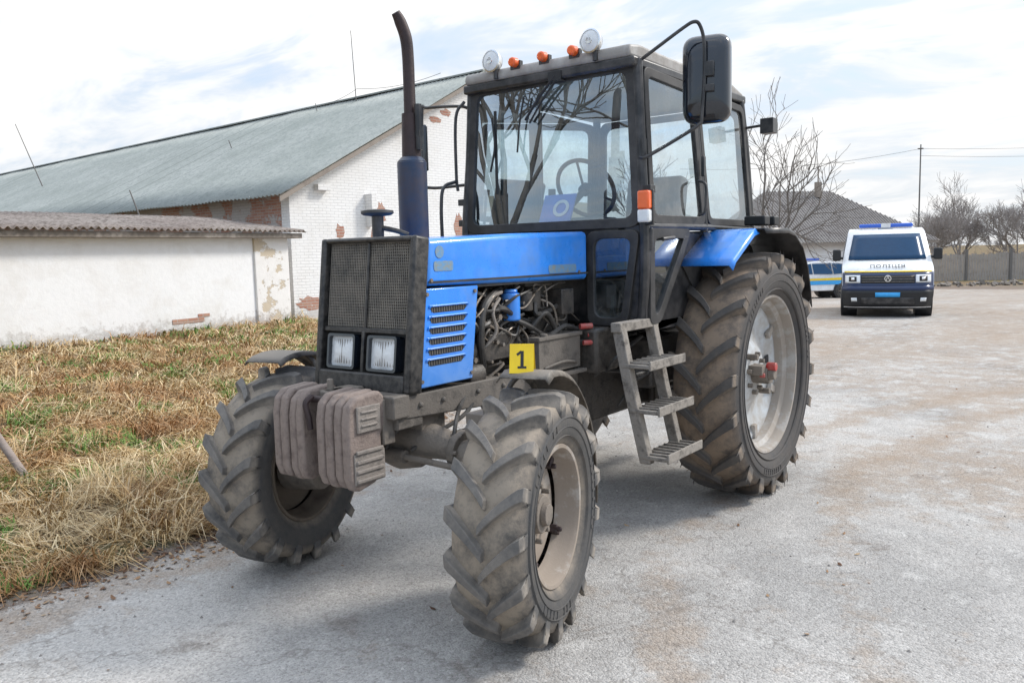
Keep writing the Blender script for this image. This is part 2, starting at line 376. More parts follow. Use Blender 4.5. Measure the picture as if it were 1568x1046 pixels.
asph=mix(nt,ck.outputs[0],asph,(.15,.13,.11))
grs=mix(nt,n2.outputs[0],(.10,.07,.04),(.27,.19,.11))
grs=mix(nt,ramp(nt,n1.outputs[0],[(.5,0.),(.6,.6)]).outputs[0],grs,(.08,.10,.035))
gf=mth(nt,'ADD',at.outputs['Fac'],mth(nt,'MULTIPLY_ADD',n3.outputs[0],1.6,-.8))
gr=ramp(nt,gf,[(.25,0.),(.6,1.)])
rim=ramp(nt,mth(nt,'MULTIPLY',at.outputs['Fac'],mth(nt,'MULTIPLY_ADD',n3.outputs[0],2.,.0)),[(.0,0.),(.12,.8),(.6,.5),(1.,0.)])
col=mix(nt,rim.outputs[0],asph,(.14,.10,.075)); col=mix(nt,gr.outputs[0],col,grs)
nt.links.new(col,b.inputs['Base Color']); b.inputs['Roughness'].default_value=.95; b.inputs['Specular IOR Level'].default_value=.2
hh=mth(nt,'ADD',mth(nt,'MULTIPLY',vc.outputs['Distance'],-.6),mth(nt,'MULTIPLY_ADD',n3.outputs[0],1.1,n2.outputs[0]))
bump(nt,b,hh,.6,.012)
g=fast_mesh('ground',V,F,gm,smooth=True)
a=g.data.attributes.new('grass','FLOAT','POINT'); a.data.foreach_set('value',np.array(colr,dtype=np.float32))
a=g.data.attributes.new('dirt','FLOAT','POINT'); a.data.foreach_set('value',np.array(dirt,dtype=np.float32))

# ------------------------------------------------------------------ grass
def grass_material(name,stops,alt=None):
    m,nt,b=newmat(name); ge=N(nt,'ShaderNodeNewGeometry')
    r=ramp(nt,ge.outputs['Random Per Island'],stops); k=r.outputs[0]
    if alt:
        tc=N(nt,'ShaderNodeTexCoord'); n=noise_n(nt,tc.outputs['Object'],.9,4,.65)
        k=mix(nt,ramp(nt,n.outputs[0],[(.40,.85),(.52,0.)]).outputs[0],k,alt[0],'MIX')
        k=mix(nt,ramp(nt,n.outputs[0],[(.55,0.),(.66,.5)]).outputs[0],k,alt[1],'MIX')
    nt.links.new(k,b.inputs['Base Color']); b.inputs['Roughness'].default_value=.65; b.inputs['Specular IOR Level'].default_value=.25
    return m
straw=grass_material('straw',[(0,(.15,.08,.035)),(.25,(.42,.27,.11)),(.6,(.62,.45,.23)),(.88,(.82,.69,.46)),(1,(.24,.12,.05))],[(.36,.18,.07),(.70,.57,.35)])
green=grass_material('green_grass',[(0,(.05,.13,.02)),(.5,(.11,.24,.04)),(1,(.25,.32,.09))])
def blades(name,n,m,test,lmin,lmax,elmin,elmax,wid,region,twist=5.):
    P=[]
    while len(P)<n:
        q=rng.uniform(0,1,(n*2,2)); X=region[0]+(region[1]-region[0])*q[:,0]; Y=region[2]+(region[3]-region[2])*q[:,1]
        dd=(X-cx)**2+(Y-cy)**2; keep=rng.uniform(0,1,len(X))<np.minimum(1,(5.0**2)/dd)
        for x,y in zip(X[keep],Y[keep]):
            if test(x,y): P.append((x,y,gz(x,y)))
            if len(P)>=n: break
    P=np.array(P); n=len(P); dist=np.sqrt((P[:,0]-cx)**2+(P[:,1]-cy)**2)
    cl=np.array([noise.noise(Vector((p[0]*1.4,p[1]*1.4,5)))+.6*noise.noise(Vector((p[0]*5,p[1]*5,9))) for p in P])
    az=rng.normal(0,.75,n)+ (cl*twist)+1.0; el=rng.uniform(elmin,elmax,n); L=rng.uniform(lmin,lmax,n)*(1+.9*np.clip(cl,-.7,1.))
    W=wid*np.maximum(1,dist/6)*rng.uniform(.5,1.5,n)
    dirv=np.stack([np.cos(az)*np.cos(el),np.sin(az)*np.cos(el),np.sin(el)],1)
    el2=el-rng.uniform(.5,1.5,n); az2=az+rng.normal(0,.35,n); dir2=np.stack([np.cos(az2)*np.cos(el2),np.sin(az2)*np.cos(el2),np.sin(el2)*.7],1)
    sa=az+math.pi/2+rng.uniform(-.6,.6,n); side=np.stack([np.cos(sa),np.sin(sa),rng.uniform(-.4,.4,n)],1)*W[:,None]/2
    b0=P.copy(); b0[:,2]+=rng.uniform(-.01,.03,n); b1=b0+dirv*(L*.45)[:,None]; b2=b1+dir2*(L*.55)[:,None]; b2[:,2]=np.maximum(b2[:,2],P[:,2]+.005)
    V=np.stack([b0-side,b0+side,b1-side*.8,b1+side*.8,b2-side*.15,b2+side*.15],1).reshape(-1,3)
    i=np.arange(n)[:,None]*6; F=np.concatenate([i+np.array([0,1,3,2]),i+np.array([2,3,5,4])],1).reshape(-1,4)
    return fast_mesh(name,V,F,m)
ing=lambda x,y: y<edgen(x,y)-.10-.5*max(0,noise.noise(Vector((x*2,y*2,2)))) and toDS(x,y)[1] < -.1
ing2=lambda x,y: ing(x,y) and (random.random()< .18+1.7*(noise.noise(Vector((x*3.3,y*3.3,12)))+.28))
blades('dry_grass',95000,straw,ing2,.14,.38,R(5),R(62),.0052,(-9,6.5,-14.3,-1.2))
gp=lambda x,y: ing(x,y) and noise.noise(Vector((x*1.3,y*1.3,31)))+.25*noise.noise(Vector((x*5,y*5,3)))>.16
blades('green_grass',22000,green,gp,.10,.22,R(30),R(85),.007,(-9,6.5,-14.3,-1.2),9)
def litter(name,n,fn,smin,smax,m,lift=.004):
    V=[];F=[]
    for i in range(n):
        x,y=fn(); s=random.uniform(smin,smax); z=gz(x,y)+lift; a=random.uniform(0,6.28); t=random.uniform(-.5,.5); u=random.uniform(-.5,.5)
        ca,sa=math.cos(a),math.sin(a); o=len(V)
        for p,q in ((-1,-.1),(-.2,-.55),(.9,-.2),(1.1,.15),(.2,.6),(-.7,.4)):
            h=max(0,(p*t+q*u)*s+.3*s*p*p*.4)
            V.append((x+(p*ca-q*sa)*s,y+(p*sa+q*ca)*s,z+h))
        F.append(tuple(range(o,o+6)))
    b=MB(); b.v=V; b.f=F; return b.out(name,m,smooth=False)
leafm=grass_material('dead_leaves',[(0,(.10,.05,.03)),(.4,(.20,.11,.06)),(.8,(.33,.2,.11)),(1,(.46,.33,.2))])
def fn1():
    x=random.uniform(-3,5.5); return x,edge(x)+random.gauss(-.02,.15)
litter('fallen_leaves',4200,fn1,.006,.020,leafm)
def fn2():
    x=random.uniform(-6,4.5); return x,random.uniform(edge(x),4)
litter('fallen_leaves',150,fn2,.007,.018,leafm)
pv=[];pf=[]
for i in range(6000):
    if i%3: x=random.uniform(-12,4.6);y=random.uniform(edge(x),6)
    else: x=random.uniform(-3,5);y=edge(x)+abs(random.gauss(0,.35))
    s=random.uniform(.002,.008)*random.choice([1,1,1,1.7]); z=gz(x,y); o=len(pv); a=random.uniform(0,6)
    for k in range(5):
        q=a+k*1.2566; pv.append((x+s*math.cos(q)*random.uniform(.7,1.2),y+s*math.sin(q)*random.uniform(.7,1.2),z-.002))
    pv.append((x,y,z+s*random.uniform(.5,.9)))
    pf+=[(o+k,o+(k+1)%5,o+5) for k in range(5)]
pm=grass_material('grit',[(0,(.18,.165,.15)),(.5,(.38,.355,.33)),(1,(.58,.555,.52))])
b_=MB(); b_.v=pv; b_.f=pf; b_.out('gravel',pm,smooth=False)

# ------------------------------------------------------------------ building materials
def wall_mat(name,white,peel,dirty,brickscale=1.,under=None):
    m,nt,b=newmat(name); tc=N(nt,'ShaderNodeTexCoord'); s=N(nt,'ShaderNodeSeparateXYZ'); nt.links.new(tc.outputs['Object'],s.inputs[0])
    c=N(nt,'ShaderNodeCombineXYZ'); nt.links.new(mth(nt,'ADD',s.outputs[0],s.outputs[1]),c.inputs[0]); nt.links.new(s.outputs[2],c.inputs[1])
    br=N(nt,'ShaderNodeTexBrick'); nt.links.new(c.outputs[0],br.inputs['Vector']); br.inputs['Scale'].default_value=1.
    br.inputs['Brick Width'].default_value=.26; br.inputs['Row Height'].default_value=.077; br.inputs['Mortar Size'].default_value=.009; br.inputs['Mortar Smooth'].default_value=.4
    br.inputs['Color1'].default_value=(.36,.16,.11,1); br.inputs['Color2'].default_value=(.44,.26,.19,1); br.inputs['Mortar'].default_value=(.42,.39,.35,1)
    n1=noise_n(nt,tc.outputs['Object'],1.1,7,.7,.3); n2=noise_n(nt,tc.outputs['Object'],7,5,.75)
    wc=mix(nt,n2.outputs[0],[x*.84 for x in white],white)
    wc=mix(nt,ramp(nt,n1.outputs[0],[(.48,0.),(.75,.45)]).outputs[0],wc,(.58,.54,.48))
    dm=mth(nt,'MULTIPLY_ADD',n2.outputs[0],-1.3,s.outputs[2])
    dr=ramp(nt,mth(nt,'ADD',dm,.5),[(.0,dirty),(.12,dirty*.6),(.25,0.)]); wc=mix(nt,dr.outputs[0],wc,(.30,.265,.23))
    mort=mix(nt,mth(nt,'MULTIPLY',br.outputs['Fac'],.8),wc,[x*.70 for x in white]) if brickscale else wc
    pr=ramp(nt,n1.outputs[0],[(peel,0.),(peel+.02,1.)]); col=mix(nt,pr.outputs[0],mort,br.outputs['Color'] if under is None else under)
    nt.links.new(col,b.inputs['Base Color']); b.inputs['Roughness'].default_value=.9
    inv=mth(nt,'MULTIPLY_ADD',br.outputs['Fac'],-.6*brickscale,mth(nt,'SUBTRACT',n2.outputs[0],pr.outputs[0]))
    bump(nt,b,inv,.7,.012); return m
M['wbrick']=wall_mat('whitewashed_brick',(.86,.85,.83),.70,.5)
M['brick']=wall_mat('old_brick',(.50,.46,.43),.48,.5)
M['plaster']=wall_mat('lime_plaster',(.86,.86,.855),.74,.55,0.,(.55,.48,.38))
M['peel']=wall_mat('peeling_plaster',(.82,.80,.77),.52,.6,0.,(.55,.47,.36))
def roof_mat(name,c1,c2,c3,rows=0):
    m,nt,b=newmat(name); tc=N(nt,'ShaderNodeTexCoord'); v=tc.outputs['Object']; n1=noise_n(nt,v,.5,6,.7); n2=noise_n(nt,v,6,6,.75)
    col=mix(nt,ramp(nt,n1.outputs[0],[(.35,0.),(.65,1.)]).outputs[0],c1,c2); col=mix(nt,ramp(nt,n2.outputs[0],[(.45,0.),(.65,.8)]).outputs[0],col,c3)
    if rows:
        s=N(nt,'ShaderNodeSeparateXYZ'); nt.links.new(v,s.inputs[0]); fr=mth(nt,'FRACT',mth(nt,'MULTIPLY',s.outputs[1],rows)); rr=ramp(nt,fr,[(0,.6),(.05,0.)]); col=mix(nt,rr.outputs[0],col,[x*.5 for x in c1])
    nt.links.new(col,b.inputs['Base Color']); b.inputs['Roughness'].default_value=.9; b.inputs['Specular IOR Level'].default_value=.2; bump(nt,b,n2.outputs[0],.4,.01); return m
M['slate']=roof_mat('asbestos_slate',(.275,.30,.28),(.37,.39,.37),(.23,.25,.24),.7)
M['slatemoss']=roof_mat('mossy_slate',(.24,.20,.18),(.34,.30,.27),(.08,.06,.045),.6)
M['slatehouse']=roof_mat('house_slate',(.25,.225,.21),(.31,.29,.27),(.17,.155,.145),.65)
M['concrete']=mat('eave_concrete',(.40,.36,.32),.9,dust=(.13,.11,.09),dustamt=.5,dscale=3,bumpamt=.4)

def frame_m(p,ang): return Matrix.Translation(p)@Matrix.Rotation(ang,4,'Z')
def corr(p0,pu,pv,period,amp,nv=2):
    p0=Vector(p0);pu=Vector(pu);pv=Vector(pv); nrm=pu.cross(pv).normalized(); 
    if nrm.z<0: nrm=-nrm
    n=int(pu.length/period*8); V=[];F=[]
    for i in range(n+1):
        for j in range(nv+1):
            V.append(p0+pu*(i/n)+pv*(j/nv)+nrm*(amp*math.sin(2*math.pi*i/8)+.035*noise.noise((p0+pu*(i/n)+pv*(j/nv))*.6)))
    for i in range(n):
        for j in range(nv): a=i*(nv+1)+j; F.append((a,a+nv+1,a+nv+2,a+1))
    return V,F
def thick(ob,t=.02):
    md=ob.modifiers.new('s','SOLIDIFY'); md.thickness=t; md.offset=0
# ---- low shed with plastered wall
shed=empty('plastered_shed')
A=S(8.1,-13.0); B=S(20.2,-5.49); L=(B-A).length; ang=math.atan2((B-A).y,(B-A).x)
Fm=frame_m(A,ang); shed.matrix_world=Fm
camL=Fm.inverted()@Vector((cx,cy,0)); sg=1 if camL.y>0 else -1
b_=MB(); b_.box((L/2,-sg*1.6,1.0),(L,3.2,2.35)); b_.out('walls','plaster',shed,bevel=.01)
b_=MB(); b_.box((L-.50,sg*.02,1.02),(1.05,.07,2.3)); b_.out('end_pier','peel',shed,bevel=.02)
b_=MB(); b_.box((L/2,sg*.14,2.14),(L+.5,.3,.07)); b_.box((L/2,sg*.305,2.165),(L+.5,.04,.12)); b_.out('eave_soffit','concrete',shed,bevel=.01)
V,F=corr((-.3,sg*.42,2.27),(L+.6,0,0),(0,-sg*4.2,.52),.15,.028,6)
b_=MB(); b_.v=[tuple(p) for p in V]; b_.f=F; o=b_.out('slate_roof','slatemoss',shed,ang=80); thick(o,.018)
b_=MB(); b_.box((L-2.9,sg*.004,.33),(.8,.02,.10)); b_.box((L-2.5,sg*.004,.42),(.3,.02,.07)); b_.out('exposed_brick','brick',shed,smooth=False)
# ---- long barn
barn=empty('brick_barn')
gd=(.77,.638); ax=(.638,-.77)
cor=S(21.2,-5.62); U=(vh*gd[0]+rt*gd[1]).normalized(); A2=(vh*ax[0]+rt*ax[1]).normalized()
ang=math.atan2(U.y,U.x); Fm=frame_m(cor,ang); barn.matrix_world=Fm
ly=(Fm.inverted().to_3x3()@A2).y; sy=1 if ly>0 else -1
GW=14.6; EH=3.36; RH=7.22; LL=44
b_=MB(); b_.prism([(0,-.3),(GW,-.3),(GW,EH),(GW/2,RH-.12),(0,EH)],0,sy*.35); b_.out('gable_wall','wbrick',barn)
b_=MB(); b_.box((.175,sy*(LL/2+.36),EH/2-.15),(.35,LL,EH+.3)); b_.box((GW-.2,sy*(LL/2+.36),EH/2-.15),(.35,LL,EH+.3)); b_.out('side_walls','brick',barn)
sl=(RH-EH)/(GW/2)
for side,nm in ((1,'roof_slope_near'),(-1,'roof_slope_far')):
    xe=-.55 if side==1 else GW+.55; ze=EH-.55*sl+.12
    V,F=corr((GW/2,-sy*.45,RH+.12),(0,sy*(LL+.9),0),(xe-GW/2,0,ze-RH-.12),.18,.02,6)
    b_=MB(); b_.v=[tuple(p) for p in V]; b_.f=F; o=b_.out(nm,'slate',barn,ang=80); thick(o,.02)
b_=MB(); b_.box((GW/2,sy*LL/2,RH+.14),(.3,LL+.9,.05)); b_.out('ridge_cap','slate',barn)
b_=MB(); b_.prism([(-.55,ze-.16),(-.55,ze-.03),(GW/2,RH+.06),(GW/2,RH-.07)],-sy*.42,-sy*.38); b_.out('verge_board','wood',barn)
m2=wall_mat('exposed_brick',(.8,.78,.75),.36,.2)
b_=MB(); 
for x,z,w_,h_ in ((2.9,1.9,.5,1.5),(3.1,2.8,.35,.8),(6.3,2.4,.45,1.1),(5.4,5.7,.6,.25),(.5,.45,.9,.4),(5.9,5.95,.5,.25),(1.6,2.3,.3,.5)): 
    P=[(x+w_*math.cos(t)*.5*random.uniform(.6,1.15),z+h_*math.sin(t)*.5*random.uniform(.6,1.15)) for t in np.linspace(0,2*math.pi,19)[:-1]]
    b_.prism(P,-sy*.006,sy*.05)
b_.out('exposed_brick',m2,barn,smooth=False)
b_=MB(); b_.box((2.6,-sy*.15,2.9),(.18,.3,.9)); b_.box((1.0,-sy*.10,EH+.1),(.4,.18,.15)); b_.out('brick_buttress','wbrick',barn)
# ---- house on the right
house=empty('slate_roof_house'); hp=S(46,19.0,-.75); ang=math.atan2(rt.y,rt.x)+.22; house.matrix_world=frame_m(hp,ang)
hl=(house.matrix_world.inverted()@Vector((cx,cy,0))).y; hs=1 if hl>0 else -1
b_=MB(); b_.box((0,-hs*4,1.25),(9.8,8,2.9)); b_.out('walls','plaster',house)
b_=MB(); ex,ey0,ey1,ez,rz=5.5,hs*.5,-hs*8.5,2.55,5.65
rx0,rx1=-3.0,1.4
V=[(-ex,ey0,ez),(ex,ey0,ez),(ex,ey1,ez),(-ex,ey1,ez),(rx0,-hs*4,rz),(rx1,-hs*4,rz)]
b_.add(V,[(0,1,5,4),(1,2,5),(2,3,4,5),(3,0,4),(0,1,2,3)]); b_.out('hip_roof','slatehouse',house,smooth=False)
b_=MB()
for i in range(60):
    x=-ex+.2+i*(2*ex-.4)/59
    if x<rx0: tt=max(.03,(x+ex)/(rx0+ex))
    elif x>rx1: tt=max(.03,(ex-x)/(ex-rx1))
    else: tt=1.
    p0=Vector((x,ey0,ez+.02)); p1=Vector((x,ey0+(-hs*4-ey0)*tt,ez+(rz-ez)*tt+.02)); b_.cyl(p0,p1,.035,n=5)
b_.out('roof_corrugation','slatehouse',house)
b_=MB(); b_.box((-3.6,hs*.02,1.5),(1.0,.06,1.2)); b_.box((.5,hs*.02,1.5),(1.0,.06,1.2)); b_.box((3.2,hs*.02,1.1),(.95,.06,2.0)); b_.out('windows_and_door','carglass',house)
b_=MB(); b_.box((0.2,-hs*3.4,5.7),(.30,.30,.9)); b_.cyl((.2,-hs*3.4,6.1),(.2,-hs*3.4,7.0),.04); b_.out('chimney','wood',house)
b_=MB(); b_.box((0,hs*.45,2.48),(10.8,.06,.16)); b_.out('fascia','wood',house)
# ---- fence
fence=empty('board_fence'); fp=S(50,19.8,-.72); ang=math.atan2(rt.y,rt.x)-.05; fence.matrix_world=frame_m(fp,ang)
b_=MB()
for i in range(150):
    x=i*.16; h=1.65+random.uniform(-.06,.06); b_.box((x,0,h/2),(.135,.025,h))
b_.box((12,.04,.4),(24,.05,.08)); b_.box((12,.04,1.35),(24,.05,.08)); b_.out('boards','fencew',fence,smooth=False)
b_=MB(); 
for i in range(10): b_.box((i*2.6,.0,.95),(.14,.14,1.95))
b_.out('posts','pole',fence)
rub=MB()
for i in range(90):
    q=S(44+random.uniform(-1.5,1.5),24.5+random.uniform(-3.5,3.5)); s=random.uniform(.08,.28)
    rub.box((q.x,q.y,gz(q.x,q.y)+s*.3),(s,s*.7,s*.6),rot=(random.random(),random.random(),random.random()*3))
rub.out('rubble_pile','concrete')
# ---- poles and wires
def pole(name,d,s,h,r=.1):
    p=S(d,s); z=gz(p.x,p.y); b_=MB(); b_.cyl((p.x,p.y,z),(p.x,p.y,z+h),r,r*.6,10); b_.box((p.x,p.y,z+h-.3),(.35,.35,.06)); b_.out(name,'pole'); return Vector((p.x,p.y,z+h-.3))
p1=pole('utility_pole',60,29.8,9.4,.07)
wire=MB()
def wr(a,b,sag,r=.012):
    P=[a.lerp(b,t)-Vector((0,0,sag*4*t*(1-t))) for t in np.linspace(0,1,13)]; wire.tube(P,r,4,smooth=False)
wr(p1,S(58,12,7.2),.5,.012); wr(p1,S(70,62,10.5),.5,.012); wr(p1+Vector((0,0,-.5)),S(70,62,9.6),.5,.012)
wire.out('overhead_wire','pole')
def antenna(d,s,z0,z1,lean,r=.025):
    p=S(d,s); b_=MB(); b_.cyl((p.x,p.y,z0),(p.x+rt.x*lean,p.y+rt.y*lean,z1),r,r*.6,6); b_.out('roof_antenna','pole')
antenna(30,-5.3,5.6,9.6,-.15,.020); antenna(38,-21.3,5.2,8.0,-1.0,.025); antenna(30,-9.7,5.0,5.9,-.3,.025); antenna(24,-10.7,2.9,3.7,-.25,.025); antenna(31,-6.9,6.4,7.3,-.15,.02)
wire=MB(); wr(S(31,-7.0,7.2),S(30,-5.3,7.6),.1,.008); wr(S(30,-5.3,7.6),S(26,-2.0,7.2),.15,.008); wire.out('overhead_wire','pole')
b_=MB(); q=Vector((2.74,-3.25,.0)); qq=q-rt*.42+Vector((0,0,.52))+vh*.15; b_.cyl(q,q+(qq-q)*1.3,.028,n=12); b_.out('leaning_fence_post','rustpost')

# ------------------------------------------------------------------ trees
bark=mat('bark',(.13,.11,.095),.9,dust=(.2,.18,.16),dustamt=.4,dscale=3)
bark_haze=mat('hazed_bark',(.27,.235,.22),.9,dust=(.34,.31,.29),dustamt=.5,dscale=2)  # bark for the far trees, distance haze painted in as a lighter colour
def bare_tree(name,base,h,seed,levels=6,r0=.16,spread=.62,kids=3,tr=.30,minr=.007,up_b=.12,m=None):
    rs=random.Random(seed); segs=[]
    def grow(p,d,L,r,lv):
        n=3; pts=[p]; q=p; dd=d
        for i in range(n):
            dd=(dd+Vector((rs.gauss(0,.13),rs.gauss(0,.13),rs.gauss(0,.08)+up_b*.4))).normalized(); q=q+dd*(L/n); pts.append(q)
        rad=[max(minr,r*(1-.35*i/n)) for i in range(n+1)]
        segs.append((pts,rad,4 if lv<levels-2 else 3))
        if lv<=0: return
        k=kids if lv<levels else kids+1
        for i in range(k):
            t=rs.uniform(.45,1.) if i else 1.; j=min(n-1,int(t*n)); pp=pts[j].lerp(pts[j+1],t*n-j) if t<1 else pts[-1]
            a=rs.uniform(0,6.283); e1=dd.orthogonal().normalized(); e2=dd.cross(e1)
            nd=(dd+ (e1*math.cos(a)+e2*math.sin(a))*rs.uniform(spread*.6,spread*1.5)*(.6 if i==0 else 1)+Vector((0,0,up_b))).normalized()
            grow(pp,nd,L*rs.uniform(.62,.86),max(minr,r*rs.uniform(.5,.68)),lv-1)
    grow(Vector(base),Vector((rs.gauss(0,.05),rs.gauss(0,.05),1)).normalized(),h*tr,r0,levels)
    Vs=[];Fs=[]
    for pts,rad,n in segs:
        o=len(Vs); m_=len(pts)
        for i in range(m_):
            t=(pts[min(i+1,m_-1)]-pts[max(i-1,0)]).normalized(); e1=t.orthogonal().normalized(); e2=t.cross(e1)
            Vs+=[pts[i]+e1*(rad[i]*math.cos(6.2832*j/n))+e2*(rad[i]*math.sin(6.2832*j/n)) for j in range(n)]
        for i in range(m_-1):
            for j in range(n): a=o+i*n+j; c_=o+i*n+(j+1)%n; Fs.append((a,c_,c_+n,a+n))
    return fast_mesh(name,[tuple(x) for x in Vs],Fs,m or bark)
def tree_at(d,s,h,seed,**k):
    p=S(d,s); return bare_tree('bare_tree',(p.x,p.y,gz(p.x,p.y)-.1),h,seed,**k)
tree_at(36,10.0,10.0,3,levels=5,r0=.15,minr=.009,spread=.8)
tree_at(46,7.2,8.0,9,levels=5,r0=.16,minr=.012)
for i,(d,s,h) in enumerate(((60,31.5,8.5),(62,34,11),(60,37,10.2),(63,40,11),(66,43,10),(70,36,10.5),(72,31.5,8.5),(58,44,10),(75,39,11),(68,46,11))):
    tree_at(d,s,h,20+i,levels=5,r0=.12,minr=.011,tr=.19,spread=.85,kids=4,up_b=.16,m=bark_haze)
# trees on the near side of the yard (reflected in the windscreen)
bare_tree('bare_tree',(13.5,-10.5,0),13,41,levels=6,r0=.20,minr=.012)
bare_tree('bare_tree',(16.5,-6.0,0),13,43,levels=6,r0=.20,minr=.013)
bare_tree('bare_tree',(12,-16.0,0),12,45,levels=5,r0=.22,minr=.013)

# ------------------------------------------------------------------ wheels
def wheel(parent,pos,steer,Rr,W,rimr,nl,tm,lm,rim_m,disc_m,side,kind):
    Mx=Matrix.Translation(pos)@Matrix.Rotation(steer,4,'Z')
    if side<0: Mx=Mx@Matrix.Diagonal((1,-1,1,1))
    e=bpy.data.objects.new('wheel_'+kind,None); COL.objects.link(e); e.matrix_world=Mx; e.parent=parent
    big=Rr>.6
    hw=W/2; lh=.048 if big else .040
    Rc=Rr-lh
    prof=[(-hw*.72,rimr),(-hw*.86,rimr+.02),(-hw*1.0,rimr+(Rc-rimr)*.30),(-hw*1.04,rimr+(Rc-rimr)*.55),(-hw*.99,Rc-.055),(-hw*.90,Rc-.022),(-hw*.5,Rc-.003),(0,Rc+.003)]
    prof=prof+[(-y,r) for y,r in prof[-2::-1]]
    b_=MB(); b_.lathe(prof,72); b_.out('tyre_carcass',tm,e,ang=60)
    b_=MB()
    lead=(.185 if big else .145)/Rr
    for sd in (1,-1):
        for i in range(nl):
            a0=2*math.pi*(i+(.5 if sd>0 else 0))/nl+random.uniform(-.006,.006)
            ts=[-.06,.12,.3,.5,.7,.88,1.0,1.04,1.03]
            V=[]; wear=random.uniform(0,.004)
            for q,t in enumerate(ts):
                y=sd*hw*min(t,1.0)*(1.0 if q<6 else 1.03); ph=a0+lead*(min(t,1.)**.8 if t>0 else t)
                wd=(.021+.011*max(0,min(t,1)))*(1.22 if big else 1.0)
                top=Rr-wear-.010*max(0,t)**3; bot=Rc-.03
                if q==6: top=Rr-.022; bot=Rc-.06
                if q==7: top=Rr-.055; bot=Rc-.07; y=sd*hw*1.05
                if q==8: top=Rr-.105 ; bot=Rc-.10; y=sd*hw*1.035
                if q==0: top=Rr-.004
                for rr_,k in ((bot,-1.2),(top,-.85),(top,.85),(bot,1.2)):
                    aa=ph+k*wd/Rr; yy=y
                    if q>=7 and rr_==bot: yy=sd*hw*.93
                    V.append((rr_*math.cos(aa),yy,rr_*math.sin(aa)))
            n=len(ts); F=[(0,1,2,3),tuple((n-1)*4+k for k in (3,2,1,0))]
            for q in range(n-1):
                for k in range(4): F.append((q*4+k,q*4+(k+1)%4,q*4+4+(k+1)%4,q*4+4+k))
            b_.add(V,F)
    b_.out('tyre_lugs',lm,e,ang=25,bevel=.004,seg=1)
    b_=MB(); 
    for y0,r0 in ((hw*.97,rimr+.045),(hw*1.035,rimr+(Rc-rimr)*.62),(hw*1.02,rimr+(Rc-rimr)*.42)):
        b_.lathe([(y0-.006,r0-.006),(y0+.004,r0),(y0-.006,r0+.006)],64)
    for c0_ in (0.6,2.7,4.6):
        for k in range(9):
            a=c0_+k*.028/rimr*.55*2; r_=rimr+(Rc-rimr)*.52; 
            if random.random()<.85: b_.box((r_*math.cos(a),hw*1.04,r_*math.sin(a)),(.030,.005,random.choice([.006,.010,.014])),rot=(0,-a,0))
    b_.out('sidewall_rings',tm,e)
    b_=MB(); fl=hw*.76
    for sgn in (1,-1):
        pf=[(sgn*fl,rimr+.012),(sgn*(fl+.012),rimr+.006),(sgn*(fl+.010),rimr-.008),(sgn*(fl-.012),rimr-.018),(sgn*(fl-.05),rimr-.022),(sgn*(fl-.07),rimr-.05 if big else rimr-.035),(sgn*.02,rimr-.06 if big else rimr-.042)]
        b_.lathe(pf,72)
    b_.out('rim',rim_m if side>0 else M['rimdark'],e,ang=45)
    if big:
        b_=MB(); b_.lathe([(.03,rimr-.055),(.035,rimr-.09),(.02,rimr-.12),(-.00,rimr-.2),(.015,.22),(.05,.17),(.05,.09),(.05,.0)],64); b_.out('disc',disc_m,e,ang=40)
        b_=MB(); 
        for i in range(8):
            a=i*math.pi/4+.2; b_.cyl((.125*math.cos(a),.04,.125*math.sin(a)),(.125*math.cos(a),.08,.125*math.sin(a)),.016,n=6)
        b_.cyl((0,.04,0),(0,.15,0),.065,.055,24); b_.cyl((0,.15,0),(0,.19,0),.04,.036,16); b_.box((0.065,.09,.03),(.08,.10,.06)); b_.box((-.06,.09,-.04),(.08,.10,.06))
        b_.cyl((.12,.05,.12),(.12,.12,.12),.02,n=8); b_.cyl((-.1,.05,-.13),(-.1,.12,-.13),.02,n=8)
        b_.out('hub','cast',e,bevel=.003)
        b_=MB(); b_.cyl((.01,.14,.05),(.01,.20,.05),.028,n=12); b_.cyl((.08,.12,.0),(.08,.15,.0),.016,n=8);b_.out('hub_cap','red',e,bevel=.004)
        b_=MB()
        for i in range(6):
            a=i*math.pi/3+.4; r_=rimr-.105; b_.box((r_*math.cos(a),.035,r_*math.sin(a)),(.09,.03,.05),rot=(0,-a,0))
        b_.out('disc_lugs',rim_m,e,bevel=.005)
        b_=MB()
        for i in range(3):
            a=i*2.094+.9; r_=rimr-.16; b_.prism([(r_*math.cos(a)+.045*math.cos(t),r_*math.sin(a)+.03*math.sin(t)) for t in np.linspace(0,6.283,13)[:-1]],.0125,.016)
        b_.out('disc_holes','carblack',e)
    else:
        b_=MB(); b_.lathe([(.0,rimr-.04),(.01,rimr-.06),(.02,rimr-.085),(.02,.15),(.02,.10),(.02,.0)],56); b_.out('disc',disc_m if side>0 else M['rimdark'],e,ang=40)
        b_=MB()
        for i in range(8):
            a=i*math.pi/4+.1; b_.cyl((.115*math.cos(a),.02,.115*math.sin(a)),(.115*math.cos(a),.055,.115*math.sin(a)),.012,n=6)
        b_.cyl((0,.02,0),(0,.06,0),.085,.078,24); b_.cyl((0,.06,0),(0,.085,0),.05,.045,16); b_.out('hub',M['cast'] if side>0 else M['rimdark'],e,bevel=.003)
        b_=MB()
        for i in range(4):
            a=i*math.pi/2+.6; r_=rimr-.06; b_.box((r_*math.cos(a),.03,r_*math.sin(a)),(.05,.05,.035),rot=(0,-a,0)); b_.cyl((r_*.93*math.cos(a),.04,r_*.93*math.sin(a)),(r_*.93*math.cos(a),.075,r_*.93*math.sin(a)),.012,n=6)
        b_.out('rim_clamps','rust',e,bevel=.004)
        b_=MB(); b_.cyl((0,-.22,0),(0,-.02,0),.12,.14,20); b_.out('final_drive','cast',e,bevel=.005)
    return e
tr=empty('wheeled_tractor')
